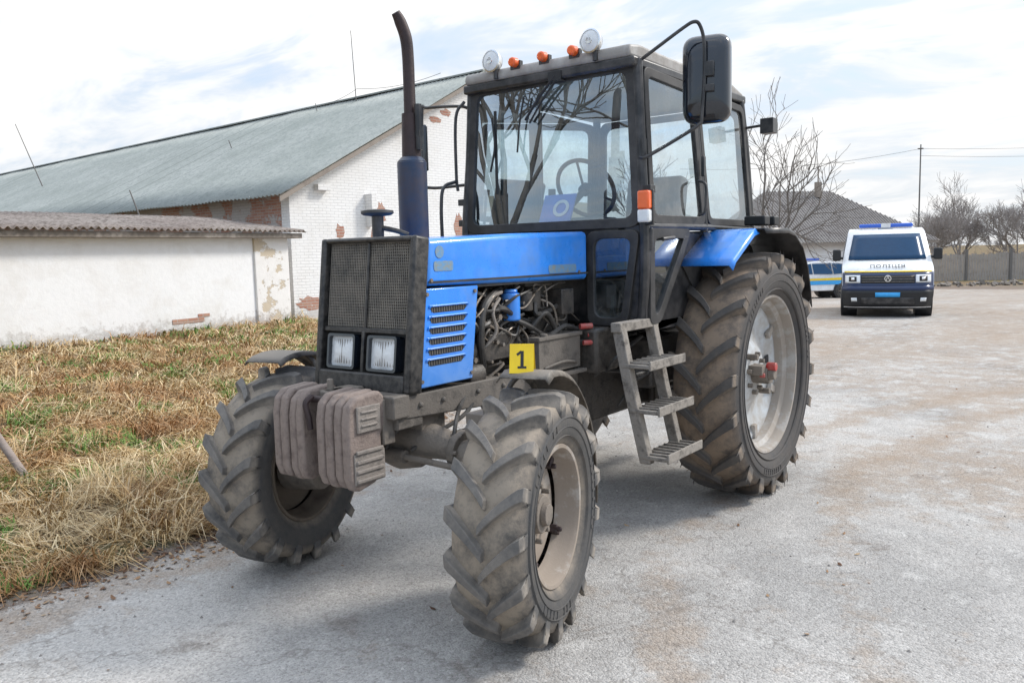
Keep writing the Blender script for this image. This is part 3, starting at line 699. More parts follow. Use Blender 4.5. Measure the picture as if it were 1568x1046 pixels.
wheel(tr,Vector((0,.775,.785)),0,.79,.40,.505,20,M['tyre'],M['lug'],M['rimR'],M['discR'],1,'rear_left')
wheel(tr,Vector((0,-.775,.785)),0,.79,.40,.505,20,M['tyre'],M['lug'],M['rimR'],M['discR'],-1,'rear_right')
wheel(tr,Vector((2.49,.79,.517)),.245,.525,.30,.288,17,M['tyreF'],M['lugF'],M['rimF'],M['rimF'],1,'front_left')
wheel(tr,Vector((2.49,-.79,.517)),.245,.525,.30,.288,17,M['tyreF'],M['lugF'],M['rimF'],M['rimF'],-1,'front_right')

# ------------------------------------------------------------------ tractor body
b_=MB(); b_.prism([(2.555,1.465),(2.535,1.672),(1.9,1.70),(1.20,1.715),(1.20,1.445)],-.30,.30); b_.out('hood','blue',tr,bevel=.028,seg=4,ang=50)
b_=MB(); b_.box((1.87,.3015,1.482),(1.33,.004,.010)); b_.box((1.86,0,1.452),(1.30,.56,.012)); b_.out('hood_seam','rubber',tr)
for sgn in (1,-1):
    b_=MB(); b_.prism([(2.585,1.455),(2.19,1.455),(2.25,1.02),(2.635,1.02)],sgn*.285,sgn*.298); b_.out('side_panel','blue',tr,bevel=.006)
    b_=MB()
    for i in range(6):
        z=1.365-i*.047; x0=2.53+.006*i
        b_.prism([(x0,z),(x0-.02,z+.013),(x0-.23,z+.013),(x0-.25,z),(x0-.23,z-.018),(x0-.02,z-.018)],sgn*.2975,sgn*.2995)
    b_.out('louvre_slots','carblack',tr,smooth=False)
    b_=MB()
    for i in range(6):
        z=1.374-i*.047; x0=2.535+.006*i
        b_.tube([(x0,sgn*.300,z-.006),(x0-.02,sgn*.303,z+.006),(x0-.24,sgn*.303,z+.006),(x0-.26,sgn*.300,z-.006)],.0045,6,k=3)
        b_.box((x0-.13,sgn*.304,z+.003),(.24,.010,.005),rot=(sgn*.5,0,0))
    b_.out('louvres','blue',tr)
    b_=MB()
    for i in range(6):
        for k in range(14): b_.box((2.52+.006*i-k*.0165,sgn*.3,1.363-i*.047),(.003,.002,.026))
    b_.out('louvre_mesh','mesh',tr,smooth=False)
    b_=MB()
    for x,z in ((2.55,1.43),(2.22,1.43),(2.26,1.05),(2.60,1.05),(2.52,1.49),(1.3,1.49)): b_.cyl((x,sgn*.296,z),(x,sgn*.306,z),.009,n=8)
    b_.out('panel_bolts','steel',tr)
b_=MB()
for x0,x1,z0,z1 in ((2.50,2.37,1.53,1.575),(1.60,1.33,1.49,1.535)):
    b_.prism(rnd([Vector((x0,z0)),Vector((x1,z0)),Vector((x1,z1)),Vector((x0,z1))],.015,3),.2995,.3025)
b_.cyl((2.46,.2995,1.615),(2.46,.3028,1.615),.028,n=20)
b_.out('worn_badge','gold',tr)
Gm=Matrix.Translation((2.695,0,1.01))@Matrix.Rotation(-R(7.2),4,'Y')
def G(b,c,d): return b.box(c,d,Mx=Gm)
GH=.685
b_=MB(); y1=.307
G(b_,(-.042,y1-.018,GH/2),(.092,.036,GH)); G(b_,(-.042,-y1+.018,GH/2),(.092,.036,GH)); G(b_,(-.042,0,GH-.012),(.092,.55,.024)); G(b_,(-.04,0,.035),(.092,.55,.085))
b_.out('grille_frame','grille',tr,bevel=.018,seg=3)
b_=MB(); G(b_,(-.045,0,.265),(.07,.53,.022)); G(b_,(-.04,0,.165),(.07,.018,.19)); G(b_,(-.045,.0,.47),(.06,.014,.40)); b_.out('grille_dividers','grille',tr,bevel=.004)
b_=MB(); G(b_,(-.058,0,GH/2),(.02,.55,GH-.02)); b_.out('radiator_core','carblack',tr)
b_=MB()
for i in range(46):
    y=-.258+i*.516/45; G(b_,(-.028,y,.47),(.006,.0036,.385))
for i in range(30):
    z=.285+i*.375/29; G(b_,(-.026,0,z),(.003,.515,.0022))
b_.out('grille_mesh','mesh',tr,smooth=False)
for yy in (-.132,.132):
    b_=MB(); 
    P=rnd([Vector((yy-.092,.085)),Vector((yy+.092,.085)),Vector((yy+.092,.245)),Vector((yy-.092,.245))],.018,4)
    I=rnd([Vector((yy-.080,.097)),Vector((yy+.080,.097)),Vector((yy+.080,.233)),Vector((yy-.080,.233))],.014,4); n=len(P)
    V=[(.004,p.x,p.y) for p in P]+[(.004,p.x,p.y) for p in I]+[(-.05,p.x,p.y) for p in P]+[(-.03,p.x,p.y) for p in I]
    F=[]
    for i in range(n): j=(i+1)%n; F+=[(i,j,n+j,n+i),(i,2*n+i,2*n+j,j),(n+i,n+j,3*n+j,3*n+i)]
    b_.add(V,F,Gm); b_.out('headlight_bezel','blackgloss',tr)
    b_=MB(); 
    nx,nz=10,8; V=[];F=[]
    for i in range(nx+1):
        for j in range(nz+1):
            a=i/nx*2-1;c_=j/nz*2-1; V.append((-.016+.012*(1-a*a)*(1-c_*c_),yy+a*.080,.165+c_*.068))
    for i in range(nx):
        for j in range(nz): k=i*(nz+1)+j; F.append((k,k+nz+1,k+nz+2,k+1))
    b_.add(V,F,Gm); b_.out('headlight_lens','lens',tr)
    b_=MB()
    for k in range(9): b_.box((-.0045-.010*abs(k-4)/4,yy-.06+k*.015,.165),(.003,.0014,.110),Mx=Gm)
    b_.out('headlight_fluting','steel',tr)
b_=MB()
for sgn in (1,-1): b_.prism([(2.72,.90),(2.72,1.0),(1.3,.99),(1.3,.86),(2.2,.87)],sgn*.20,sgn*.285)
b_.box((2.66,0,.93),(.16,.56,.15)); b_.box((2.73,0,.96),(.10,.60,.10))
for x in (2.6,2.45,2.2,2.0,1.8): b_.cyl((x,.28,.95),(x,.298,.95),.014,n=6)
b_.out('frame_rails','chassis',tr,bevel=.008)
b_=MB(); b_.box((2.76,0,.90),(.07,.50,.20)); b_.box((2.80,0,1.015),(.18,.10,.03)); b_.box((2.84,.0,.93),(.12,.05,.2)); b_.cyl((2.86,0,.8),(2.86,0,1.08),.014); b_.out('weight_bracket','cast',tr,bevel=.006)
WP=[(2.775,1.02),(2.80,1.045),(2.93,1.035),(2.972,1.0),(2.985,.93),(2.985,.70),(2.965,.648),(2.93,.64),(2.84,.66),(2.80,.70),(2.80,.86),(2.775,.90)]
b_=MB()
for y0,n in ((-.255,4),(.035,4)):
    for i in range(n):
        a=y0+i*.0545; dx=random.uniform(-.007,.007); dz=random.uniform(-.006,.006); b_.prism([(x+dx,z+dz) for x,z in WP],a+.004,a+.0505)
b_.out('suitcase_weights','weightr',tr,bevel=.012,seg=3,ang=50)
b_=MB()
b_.box((2.883,.2545,.935),(.13,.012,.11)); b_.box((2.883,.2525,.73),(.17,.008,.13))
for i in range(4): b_.box((2.885,.2575,.80-.04*i),(.15,.014,.016))
for i in range(3): b_.box((2.885,.262,.965-.028*i),(.09,.010,.010))
b_.out('weight_casting_marks','weight',tr,bevel=.004)
b_=MB(); b_.tube([(2.96,.0,1.02),(2.99,-.01,.99),(2.985,.0,.93),(2.98,.0,.88)],.014,8); b_.cyl((2.93,-.06,1.0),(2.93,.06,1.0),.016); b_.out('weight_pin','rust',tr)
# front axle
b_=MB(); b_.tube([(2.49,-.56,.70),(2.49,-.36,.745),(2.49,-.2,.76),(2.49,.2,.76),(2.49,.36,.745),(2.49,.56,.70)],[.058,.062,.085,.085,.062,.058],16)
b_.lathe([(-.16,0),(-.16,.06),(-.10,.13),(0,.15),(.10,.13),(.16,.06),(.16,0)],20,Matrix.Translation((2.44,.03,.74)))
for sgn in (1,-1):
    b_.cyl((2.49,sgn*.40,.745),(2.49,sgn*.44,.74),.088,.088,18); b_.cyl((2.49,sgn*.55,.88),(2.49,sgn*.57,.50),.07,.085,18); b_.cyl((2.49,sgn*.48,.725),(2.49,sgn*.58,.70),.078,.085,18)
    b_.box((2.49,sgn*.555,.90),(.12,.11,.05)); b_.box((2.47,sgn*.2,.87),(.16,.08,.14))
    for k in range(6): b_.cyl((2.49+.076*math.cos(k*1.047),sgn*.395,.745+.076*math.sin(k*1.047)),(2.49+.076*math.cos(k*1.047),sgn*.455,.745+.076*math.sin(k*1.047)),.010,n=6)
b_.out('front_axle','cast',tr,bevel=.005,ang=50)
b_=MB(); b_.cyl((2.60,-.30,.70),(2.60,.18,.70),.03); b_.cyl((2.60,.18,.70),(2.57,.52,.68),.014); b_.cyl((2.60,-.3,.70),(2.57,-.52,.68),.014); b_.cyl((2.44,.0,.66),(1.2,.0,.66),.035)
b_.out('steering_cylinder','cast',tr)
b_=MB(); b_.tube([(2.2,.25,1.0),(2.35,.30,.90),(2.5,.40,.86),(2.56,.42,.72)],.010); b_.tube([(2.15,.25,.95),(2.3,.29,.86),(2.5,.28,.80),(2.58,.2,.73)],.010); b_.tube([(2.62,.27,.9),(2.66,.2,.84),(2.64,.1,.74)],.010); b_.out('axle_hoses','hose',tr)
for sgn in (1,-1):
    Mx=Matrix.Translation((2.49,sgn*.79,.517))@Matrix.Rotation(.245,4,'Z')
    prof=[(.06,.578)] if sgn>0 else [(.18,.565)]
    for t in np.linspace(90 if sgn>0 else 78,172,14): prof.append((.60*math.cos(R(t)),.60*math.sin(R(t))))
    prof+=[(-.61,-.02),(-.60,-.12)]
    V=[];F=[]
    ysec=[(-.115,-.022),(-.10,0),(.10,0),(.115,-.022)]
    for (x,z) in prof:
        L_=math.hypot(x,z)
        for y,dr in ysec: V.append((x*(1+dr/L_),y,z*(1+dr/L_)))
    for i in range(len(prof)-1):
        for j in range(3): k=i*4+j; F.append((k,k+1,k+5,k+4))
    b_=MB(); b_.add(V,F,Mx); o=b_.out('front_mudguard','fend',tr,ang=50); thick(o,.006)
    b_=MB(); b_.tube([Mx@Vector((-.02,-.14*sgn,.30)),Mx@Vector((-.1,-.13*sgn,.5)),Mx@Vector((-.1,-.05*sgn,.588))],.012); b_.tube([Mx@Vector((-.1,-.16*sgn,.2)),Mx@Vector((-.45,-.13*sgn,.3)),Mx@Vector((-.52,0,.27))],.012); b_.out('mudguard_bracket','chassis',tr)
# numbered evidence marker standing on the mudguard
mk=empty('evidence_marker',Matrix.Translation((2.475,.755,1.110))@Matrix.Rotation(R(30),4,'Z'))
b_=MB(); b_.add([(.045,-.05,0),(.045,.05,0),(0.005,.05,.115),(0.005,-.05,.115),(-.045,-.05,0),(-.045,.05,0),(-.005,.05,.115),(-.005,-.05,.115)],[(0,1,2,3),(4,5,6,7),(2,3,7,6)]); o=b_.out('folded_tent','yellow',mk,smooth=False); thick(o,.003)
b_=MB(); sa=math.atan2(.04,.115); Mk=Matrix.Translation((.0275,0,.056))@Matrix.Rotation(-sa,4,'Y')
b_.box((0,.002,.0),(.002,.013,.070),Mx=Mk); b_.box((0,.002,-.034),(.0022,.036,.009),Mx=Mk); b_.box((0.0002,-.010,.026),(.002,.024,.010),Mx=Mk,rot=(R(38),0,0)); b_.out('digit_one','carblack',mk,smooth=False)
# engine
b_=MB()
b_.box((1.90,0,1.10),(.72,.30,.34)); b_.box((1.90,-.02,1.34),(.70,.26,.13)); b_.box((1.90,-.02,1.43),(.62,.16,.04)); b_.box((1.95,0,.92),(.7,.26,.12)); b_.box((1.42,0,1.08),(.32,.40,.46)); b_.cyl((2.28,0,1.2),(2.32,0,1.2),.18,n=20)
b_.out('engine_block','engine',tr,bevel=.012)
b_=MB()
b_.box((1.98,.20,1.14),(.34,.10,.13)); b_.cyl((2.16,.19,1.14),(2.24,.19,1.14),.07); b_.cyl((1.80,.2,1.12),(1.72,.2,1.12),.055)
for i in range(4): b_.cyl((1.86+i*.08,.20,1.20),(1.86+i*.08,.20,1.26),.018,n=10); b_.cyl((1.66+i*.15,.14,1.36),(1.66+i*.15,.17,1.44),.02,n=10)
b_.cyl((2.12,.22,1.02),(2.24,.22,1.02),.06); b_.cyl((1.62,.2,1.30),(1.62,.2,1.42),.05); b_.box((1.62,.18,1.22),(.12,.08,.08)); b_.cyl((1.55,.23,1.08),(1.35,.23,1.08),.05)
b_.cyl((1.72,.23,1.30),(1.72,.23,1.40),.04); b_.box((1.40,.24,1.33),(.12,.1,.14))
b_.out('injection_pump','engine',tr,bevel=.005)
b_=MB()
for i in range(4): b_.tube([(1.86+i*.08,.20,1.25),(1.87+i*.07,.24,1.33+.01*i),(1.75+i*.10,.23,1.40),(1.66+i*.15,.18,1.43)],.0045,6)
for i in range(30):
    x=random.uniform(1.40,2.2);z=random.uniform(1.0,1.4); P=[(x,random.uniform(.16,.24),z)]
    for k in range(3): P.append((P[-1][0]+random.uniform(-.16,.16),random.uniform(.2,.28),min(1.43,P[-1][2]+random.uniform(-.12,.12))))
    b_.tube(P,random.choice([.004,.006,.005,.007]),6)
for i in range(46):
    x=random.uniform(1.35,2.2);z=random.uniform(.97,1.40);y=random.uniform(.17,.25); b_.cyl((x,y,z),(x,y+.03,z),random.uniform(.006,.016),n=6)
b_.out('fuel_lines','steel',tr)
b_=MB()
b_.tube([(2.10,.24,1.05),(2.15,.27,1.2),(2.12,.27,1.34),(2.02,.25,1.40),(1.9,.2,1.42)],.020,10); b_.tube([(1.7,.24,1.2),(1.6,.28,1.28),(1.45,.28,1.12),(1.3,.34,1.1)],.016,10); b_.tube([(1.95,.22,1.3),(1.8,.28,1.24),(1.6,.28,1.16),(1.45,.3,1.2),(1.3,.3,1.16)],.014,8)
for i in range(20):
    x=random.uniform(1.30,2.2);z=random.uniform(.98,1.40); P=[(x,random.uniform(.16,.26),z)]
    for k in range(3): P.append((P[-1][0]+random.uniform(-.2,.2),random.uniform(.2,.29),min(1.42,P[-1][2]+random.uniform(-.1,.1))))
    b_.tube(P,random.choice([.008,.011,.014]),7)
b_.out('engine_hoses','hose',tr)
b_=MB(); b_.tube([(2.14,.27,1.22),(2.13,.28,1.32),(2.05,.27,1.39),(1.95,.25,1.41)],.010,8); b_.tube([(2.1,.25,1.14),(2.04,.28,1.22),(2.06,.28,1.32),(1.98,.26,1.38)],.009,8); b_.out('pale_hoses','weight',tr)
b_=MB(); b_.cyl((1.86,.24,1.26),(1.86,.24,1.40),.048,n=20); b_.cyl((1.86,.24,1.40),(1.86,.24,1.42),.035,n=20); b_.out('fuel_filter','blue',tr,bevel=.008)
b_=MB(); b_.box((1.56,.27,1.06),(.40,.14,.18)); b_.box((1.56,.27,1.155),(.42,.16,.02)); b_.box((1.56,.28,.95),(.44,.18,.02)); b_.cyl((1.70,.33,1.16),(1.70,.33,1.18),.02); b_.tube([(1.72,.345,1.0),(1.56,.36,1.02),(1.40,.345,1.0)],.008); b_.out('battery_box','chassis',tr,bevel=.008)
b_=MB(); b_.cyl((1.36,.34,1.19),(1.30,.38,1.19),.016); b_.cyl((1.32,.36,1.14),(1.26,.40,1.14),.016); b_.cyl((1.36,.36,1.10),(1.30,.40,1.10),.014); b_.out('hydraulic_caps','red',tr)
b_=MB(); b_.box((.75,0,.83),(1.1,.42,.50)); b_.box((.0,0,.82),(.6,.5,.5)); b_.cyl((0,-.62,.785),(0,.62,.785),.13,n=20); b_.box((.55,.38,.92),(.5,.22,.30)); b_.box((-.35,0,.8),(.2,.4,.5)); b_.box((1.2,.3,1.05),(.25,.25,.25)); b_.out('transmission','engine',tr,bevel=.02)
b_=MB()
for i in range(10):
    x=random.uniform(.6,1.4); P=[(x,.3,random.uniform(.8,1.15))]
    for k in range(3): P.append((P[-1][0]+random.uniform(-.3,.15),random.uniform(.3,.5),P[-1][2]+random.uniform(-.12,.1)))
    b_.tube(P,random.choice([.008,.012,.016]),7)
b_.out('underfloor_hoses','hose',tr)
b_=MB(); b_.box((-.55,0,.45),(.5,.12,.08)); b_.cyl((-.4,.3,.6),(-.95,.36,.42),.03); b_.cyl((-.4,-.3,.6),(-.95,-.36,.42),.03); b_.cyl((-.4,.25,1.1),(-.8,.3,.55),.02); b_.cyl((-.4,-.25,1.1),(-.8,-.3,.55),.02); b_.out('rear_linkage','chassis',tr)
# exhaust
ex_,ey_=2.16,-.13
b_=MB(); b_.cyl((ex_,ey_,1.66),(ex_,ey_,2.065),.074,n=28); b_.cyl((ex_,ey_,2.065),(ex_,ey_,2.09),.074,.05,n=28); b_.out('muffler','muffler',tr,bevel=.004)
b_=MB(); b_.cyl((ex_,ey_,2.08),(ex_,ey_,2.30),.048,.042,n=24); b_.tube([(ex_,ey_,2.2),(ex_,ey_,2.42),(ex_,ey_,2.56),(ex_+.01,ey_-.0,2.66),(ex_+.035,ey_-.01,2.735),(ex_+.06,ey_-.015,2.775)],[.031,.029,.029,.030,.029,.022],16); b_.out('exhaust_pipe','rust',tr)
b_=MB(); b_.cyl((ex_,ey_+.055,2.12),(ex_,ey_+.055,2.34),.018,n=10); b_.box((ex_,ey_+.04,2.2),(.03,.06,.03)); b_.out('exhaust_bracket','black',tr)
b_=MB(); b_.cyl((2.44,-.10,1.66),(2.44,-.10,1.80),.028,n=16); b_.out('intake_stem','black',tr)
b_=MB(); b_.lathe([(.0,.0),(.0,.03),(.005,.065),(.014,.078),(.026,.076),(.032,.04),(.034,0)],28,Matrix.Translation((2.44,-.10,1.79))@Matrix.Rotation(R(90),4,'X')); b_.out('intake_cap','rubber',tr)
b_=MB(); b_.tube([(2.44,-.10,1.74),(2.40,-.02,1.72),(2.36,.02,1.70)],.012); b_.out('intake_bracket','hose',tr)
# ---------------- cab
wb,wt=.625,.572
zt=2.625; zb_=1.725
fr='rubber'
window('windscreen',[(1.155,-wb,zb_),(1.155,wb,zb_),(1.13,wt,zt),(1.13,-wt,zt)],.055,.03,.09,fr,'wglass',tr,r_in=.06)
for sgn in (1,-1):
    y=lambda z:sgn*(wb+.012-(wb-wt)*max(0,(z-zb_))/(zt-zb_))
    P3=lambda L_:[(x,y(z),z) for x,z in L_]
    window('door_window',P3([(1.10,1.745),(.365,1.745),(.435,2.58),(1.085,2.60)]),.05,.03,.07,fr,'glass',tr,r_in=.045)
    window('rear_side_window',P3([(.335,1.745),(-.43,1.745),(-.37,2.56),(.405,2.58)]),.045,.03,.07,fr,'glass',tr,r_in=.045)
    window('door_lower_window',[(1.125,sgn*.637,1.72),(.60,sgn*.637,1.72),(.66,sgn*.637,1.62),(1.0,sgn*.637,1.19),(1.125,sgn*.637,1.19)],.055,.035,.05,fr,'wglass',tr)
    window('front_lower_window',[(1.16,sgn*.275,1.715),(1.16,sgn*.615,1.715),(1.16,sgn*.53,1.18),(1.16,sgn*.275,1.18)],.045,.03,.06,fr,'wglass',tr)
    b_=MB()
    b_.tube([(1.13,sgn*.60,1.18),(1.145,sgn*.628,1.45),(1.15,sgn*.632,1.74),(1.13,sgn*.60,2.2),(1.12,sgn*.578,2.63)],.030,10)
    b_.tube([(.35,sgn*.63,1.70),(.39,sgn*.60,2.2),(.42,sgn*.575,2.62)],.026,10)
    b_.tube([(-.46,sgn*.62,1.70),(-.42,sgn*.60,2.2),(-.38,sgn*.57,2.60)],.03,10)
    b_.prism([(1.12,1.18),(1.15,1.18),(1.16,1.74),(1.12,1.74)],sgn*.52,sgn*.64)
    b_.tube([(1.13,sgn*.634,1.73),(.3,sgn*.632,1.735),(-.46,sgn*.625,1.725)],.024,8)
    b_.out('cab_pillars','black',tr,bevel=.003)
    b_=MB(); b_.prism([(.62,1.70),(-.46,1.70),(-.46,1.2),(.30,1.2),(.98,1.14),(.98,1.2)],sgn*.585,sgn*.60); b_.box((.2,sgn*.4,1.17),(1.6,.4,.05)); b_.out('cab_lower_side','black',tr)
    b_=MB()
    for z in (1.80,1.93): b_.box((1.14,sgn*.655,z),(.06,.05,.04))
    b_.box((.42,sgn*.655,2.1),(.03,.02,.12)); b_.cyl((1.135,sgn*.66,1.60),(1.135,sgn*.66,1.72),.016,n=8); b_.cyl((1.0,sgn*.665,1.66),(.85,sgn*.665,1.67),.012,n=8)
    b_.tube([(.50,sgn*.66,1.80),(.50,sgn*.70,1.83),(.49,sgn*.70,1.98),(.49,sgn*.65,2.01)],.009,8)
    b_.out('door_hinges','black',tr,bevel=.003)
b_=MB(); b_.prism([(1.19,2.635),(1.20,2.665),(1.185,2.70),(1.08,2.715),(-.25,2.695),(-.42,2.66),(-.44,2.63)],-.575,.575); b_.out('cab_roof','roof',tr,bevel=.028,seg=3,ang=50)
b_=MB(); b_.box((.38,0,2.612),(1.62,1.19,.055)); b_.out('roof_gutter','black',tr,bevel=.012)
window('rear_window',[(-.47,-.6,1.75),(-.47,.6,1.75),(-.42,.56,2.58),(-.42,-.56,2.58)],.05,.03,.07,fr,'glass',tr)
b_=MB(); b_.box((-.47,0,1.48),(.03,1.2,.5)); b_.box((1.13,0,1.45),(.03,.55,.5)); b_.box((.3,0,1.19),(1.6,1.15,.03)); b_.out('cab_bulkheads','black',tr)
for yy in (-.345,.345):
    T=Matrix.Translation((1.215,yy,2.745))@Matrix.Rotation(R(-90),4,'Z')
    b_=MB(); b_.lathe([(-.07,0),(-.07,.025),(-.04,.055),(-.005,.066),(.010,.066),(.012,.058)],28,T); b_.out('worklight_shell','chrome',tr)
    b_=MB(); b_.lathe([(.008,.060),(.016,.04),(.020,.0)],28,T); b_.out('worklight_lens','lens',tr)
    b_=MB(); b_.lathe([(.012,.022),(.024,.018),(.026,0)],16,T); b_.out('worklight_bulb_cap','chrome',tr)
    b_=MB(); b_.box((1.17,yy,2.665),(.03,.03,.08)); b_.cyl((1.2,yy+.02,2.64),(1.2,yy+.02,2.69),.015); b_.out('worklight_bracket','black',tr)
b_=MB()
for yy in (-.185,.02,.225): b_.cyl((1.185,yy,2.715),(1.235,yy,2.715),.030,.026,n=16)
b_.out('marker_lamps','orange',tr,bevel=.008)
b_=MB()
for yy in (-.185,.02,.225): b_.box((1.18,yy,2.70),(.03,.07,.05))
b_.out('marker_bases','black',tr)
b_=MB(); 
b_.box((1.17,.09,2.60),(.05,.09,.05)); b_.tube([(1.19,.09,2.60),(1.185,-.02,2.50),(1.18,-.13,2.38)],.008,6); b_.tube([(1.19,.11,2.59),(1.185,.0,2.48),(1.18,-.10,2.36)],.006,6)
b_.tube([(1.175,-.14,2.52),(1.172,-.18,2.36),(1.172,-.20,2.2)],.006,6)
b_.box((1.172,-.36,2.21),(.012,.014,.50)); b_.tube([(1.18,-.38,2.42),(1.185,-.36,2.25),(1.18,-.40,2.1)],.007,6)
b_.out('wipers','carblack',tr)
b_=MB(); b_.box((1.19,.655,1.87),(.05,.07,.10)); b_.out('indicator_orange','orange',tr,bevel=.01)
b_=MB(); b_.box((1.19,.655,1.785),(.05,.07,.07)); b_.out('indicator_white','lens',tr,bevel=.01)
b_=MB(); b_.box((1.165,.655,1.83),(.02,.085,.19)); b_.out('indicator_base','black',tr,bevel=.005)
# left mirror: domed glossy shell
Mm=Matrix.Translation((.86,.865,2.52))@Matrix.Rotation(R(12),4,'Z')
P=rnd([Vector((-.13,-.235)),Vector((.13,-.235)),Vector((.13,.235)),Vector((-.13,.235))],.075,6); n=len(P)
rings=[.08,.35,.6,.78,.9,.97,1.0]
V=[(.062,0,0)]
for s in rings: V+=[(.062*(1-s**5)**.5,p.x*s,p.y*s) for p in P]
V+=[(-.03,p.x,p.y) for p in P]
b_=MB(); F=[(0,1+i,1+(i+1)%n) for i in range(n)]
for k in range(len(rings)): F+=[(1+k*n+i,1+k*n+n+i,1+k*n+n+(i+1)%n,1+k*n+(i+1)%n) for i in range(n)]
F.append(tuple(1+len(rings)*n+i for i in range(n)))
b_.add(V,F,Mm); b_.out('mirror_shell','blackgloss',tr,ang=60)
b_=MB(); b_.add([(-.032,p.x*.9,p.y*.93) for p in P],[tuple(range(n))],Mm); b_.out('mirror_glass','chrome',tr,smooth=False)
b_=MB(); b_.box((.07,.03,.04),(.03,.05,.08),Mx=Mm); b_.box((.07,.03,-.06),(.03,.05,.04),Mx=Mm); b_.out('mirror_clamp','black',tr,bevel=.005)
b_=MB(); b_.tube([(1.10,.60,2.63),(1.10,.66,2.66),(1.02,.80,2.77),(.99,.85,2.80),(.96,.87,2.785),(.94,.885,2.7),(.935,.885,2.52),(.94,.87,2.28)],.010,8)
b_.tube([(1.16,.61,2.10),(1.14,.66,2.11),(.98,.83,2.24),(.94,.87,2.28)],.010,8); b_.cyl((1.14,.62,2.02),(1.14,.62,2.2),.02,n=10); b_.out('mirror_arm','black',tr)
b_=MB(); b_.tube([(1.12,-.59,2.5),(1.14,-.66,2.53),(1.16,-.92,2.55),(1.16,-.97,2.53),(1.16,-.97,2.1),(1.16,-.92,2.04),(1.14,-.66,2.04),(1.12,-.62,2.04)],.010,8)
b_.tube([(1.16,-.61,2.55),(1.20,-.65,2.45),(1.20,-.66,2.1),(1.2,-.65,2.0)],.010,8); b_.tube([(1.2,-.66,2.06),(1.3,-.68,2.02),(1.33,-.68,1.9),(1.33,-.68,1.7)],.011,8); b_.out('right_mirror_arm','black',tr)
b_=MB(); b_.box((1.15,-1.03,2.3),(.03,.17,.3)); b_.out('right_mirror','blackgloss',tr,bevel=.012)
b_=MB(); b_.cyl((-.40,.60,2.42),(-.36,.74,2.42),.01,n=8); b_.box((-.36,.78,2.41),(.09,.09,.10)); b_.out('rear_worklight','black',tr,bevel=.02)
# steps
b_=MB()
for x in (1.06,1.42):
    b_.prism([(.585,1.22),(.645,1.22),(.72,.86),(.81,.49),(.75,.49),(.66,.86)],x-.028,x+.028,axis='x')
for z,yy in ((1.0,.655),(.765,.705),(.525,.755)):
    b_.box((1.24,yy+.075,z),(.42,.17,.022)); b_.box((1.24,yy+.158,z+.006),(.42,.012,.05))
    for k in range(7): b_.box((1.06+k*.06,yy+.075,z+.016),(.012,.15,.012))
b_.box((1.24,.62,1.2),(.44,.06,.05)); b_.out('boarding_steps','step',tr,bevel=.005)
def fender(sgn):
    blue=[(.62,1.50),(.58,1.545),(.28,1.70),(.20,1.715)]
    rest=[(.20,1.715),(-.22,1.72),(-.36,1.70),(-.52,1.62),(-.64,1.48),(-.71,1.32),(-.74,1.2)]
    for nm,P,mt in (('fender_front',blue,'blue'),('fender_rear',rest,'black')):
        V=[];F=[]; ys=[.60,.90,.925] if nm=='fender_front' else [.60,.90,.955,.968]
        for (x,z) in P:
            for k,yv in enumerate(ys): V.append((x,sgn*yv,z-(0.03 if k==len(ys)-1 else 0)))
        m_=len(ys)
        for i in range(len(P)-1):
            for j in range(m_-1): k=i*m_+j; F.append((k,k+1,k+m_+1,k+m_))
        b_=MB(); b_.add(V,F); o=b_.out(nm,mt,tr,ang=50); thick(o,.008)
    b_=MB(); b_.prism([(.62,1.50),(.28,1.695),(-.36,1.69),(-.52,1.6),(-.64,1.46),(-.72,1.2),(-.5,1.2),(.3,1.2)],sgn*.604,sgn*.612); b_.out('fender_inner',('black'),tr)
fender(1);fender(-1)
b_=MB(); b_.box((-.1,.80,1.775),(.10,.14,.06)); b_.box((-.28,.80,1.775),(.10,.14,.06)); b_.out('fender_lamps','carblack',tr,bevel=.008)
# interior
b_=MB(); b_.box((.98,0,1.70),(.26,.62,.20)); b_.box((.0,0,1.25),(.5,.5,.3)); b_.out('dashboard','interior',tr,bevel=.02)
b_=MB(); b_.box((.02,0,1.50),(.46,.46,.14)); b_.box((-.22,0,1.82),(.12,.44,.60),rot=(0,R(-10),0)); b_.box((.0,.27,1.68),(.3,.06,.06)); b_.box((.0,-.27,1.68),(.3,.06,.06)); b_.out('driver_seat','seat',tr,bevel=.04,seg=3)
Ms=Matrix.Translation((.66,-.04,2.0))@Matrix.Rotation(R(-58),4,'Y')
b_=MB(); ring=[Ms@Vector((.20*math.cos(a),.20*math.sin(a),0)) for a in np.linspace(0,2*math.pi,41)]
b_.tube(ring,.014,8,smooth=False)
for a in (0,2.09,4.19): b_.cyl(Ms@Vector((0,0,-.02)),Ms@Vector((.195*math.cos(a),.195*math.sin(a),0)),.009,n=6)
b_.cyl(Ms@Vector((0,0,.0)),Ms@Vector((0,0,-.45)),.022); b_.cyl(Ms@Vector((0,0,-.03)),Ms@Vector((0,0,.01)),.04); b_.out('steering_wheel','carblack',tr)
b_=MB(); b_.box((1.08,.02,1.855),(.012,.22,.19),rot=(0,R(-25),0)); b_.out('document_folder','folder',tr)
b_=MB(); b_.lathe([(0,.055),(.002,.055),(.002,.035),(0,.035)],24,Matrix.Translation((1.088,.05,1.86))@Matrix.Rotation(R(-25),4,'Y')@Matrix.Rotation(R(-90),4,'Z')); b_.out('folder_emblem','paper',tr)
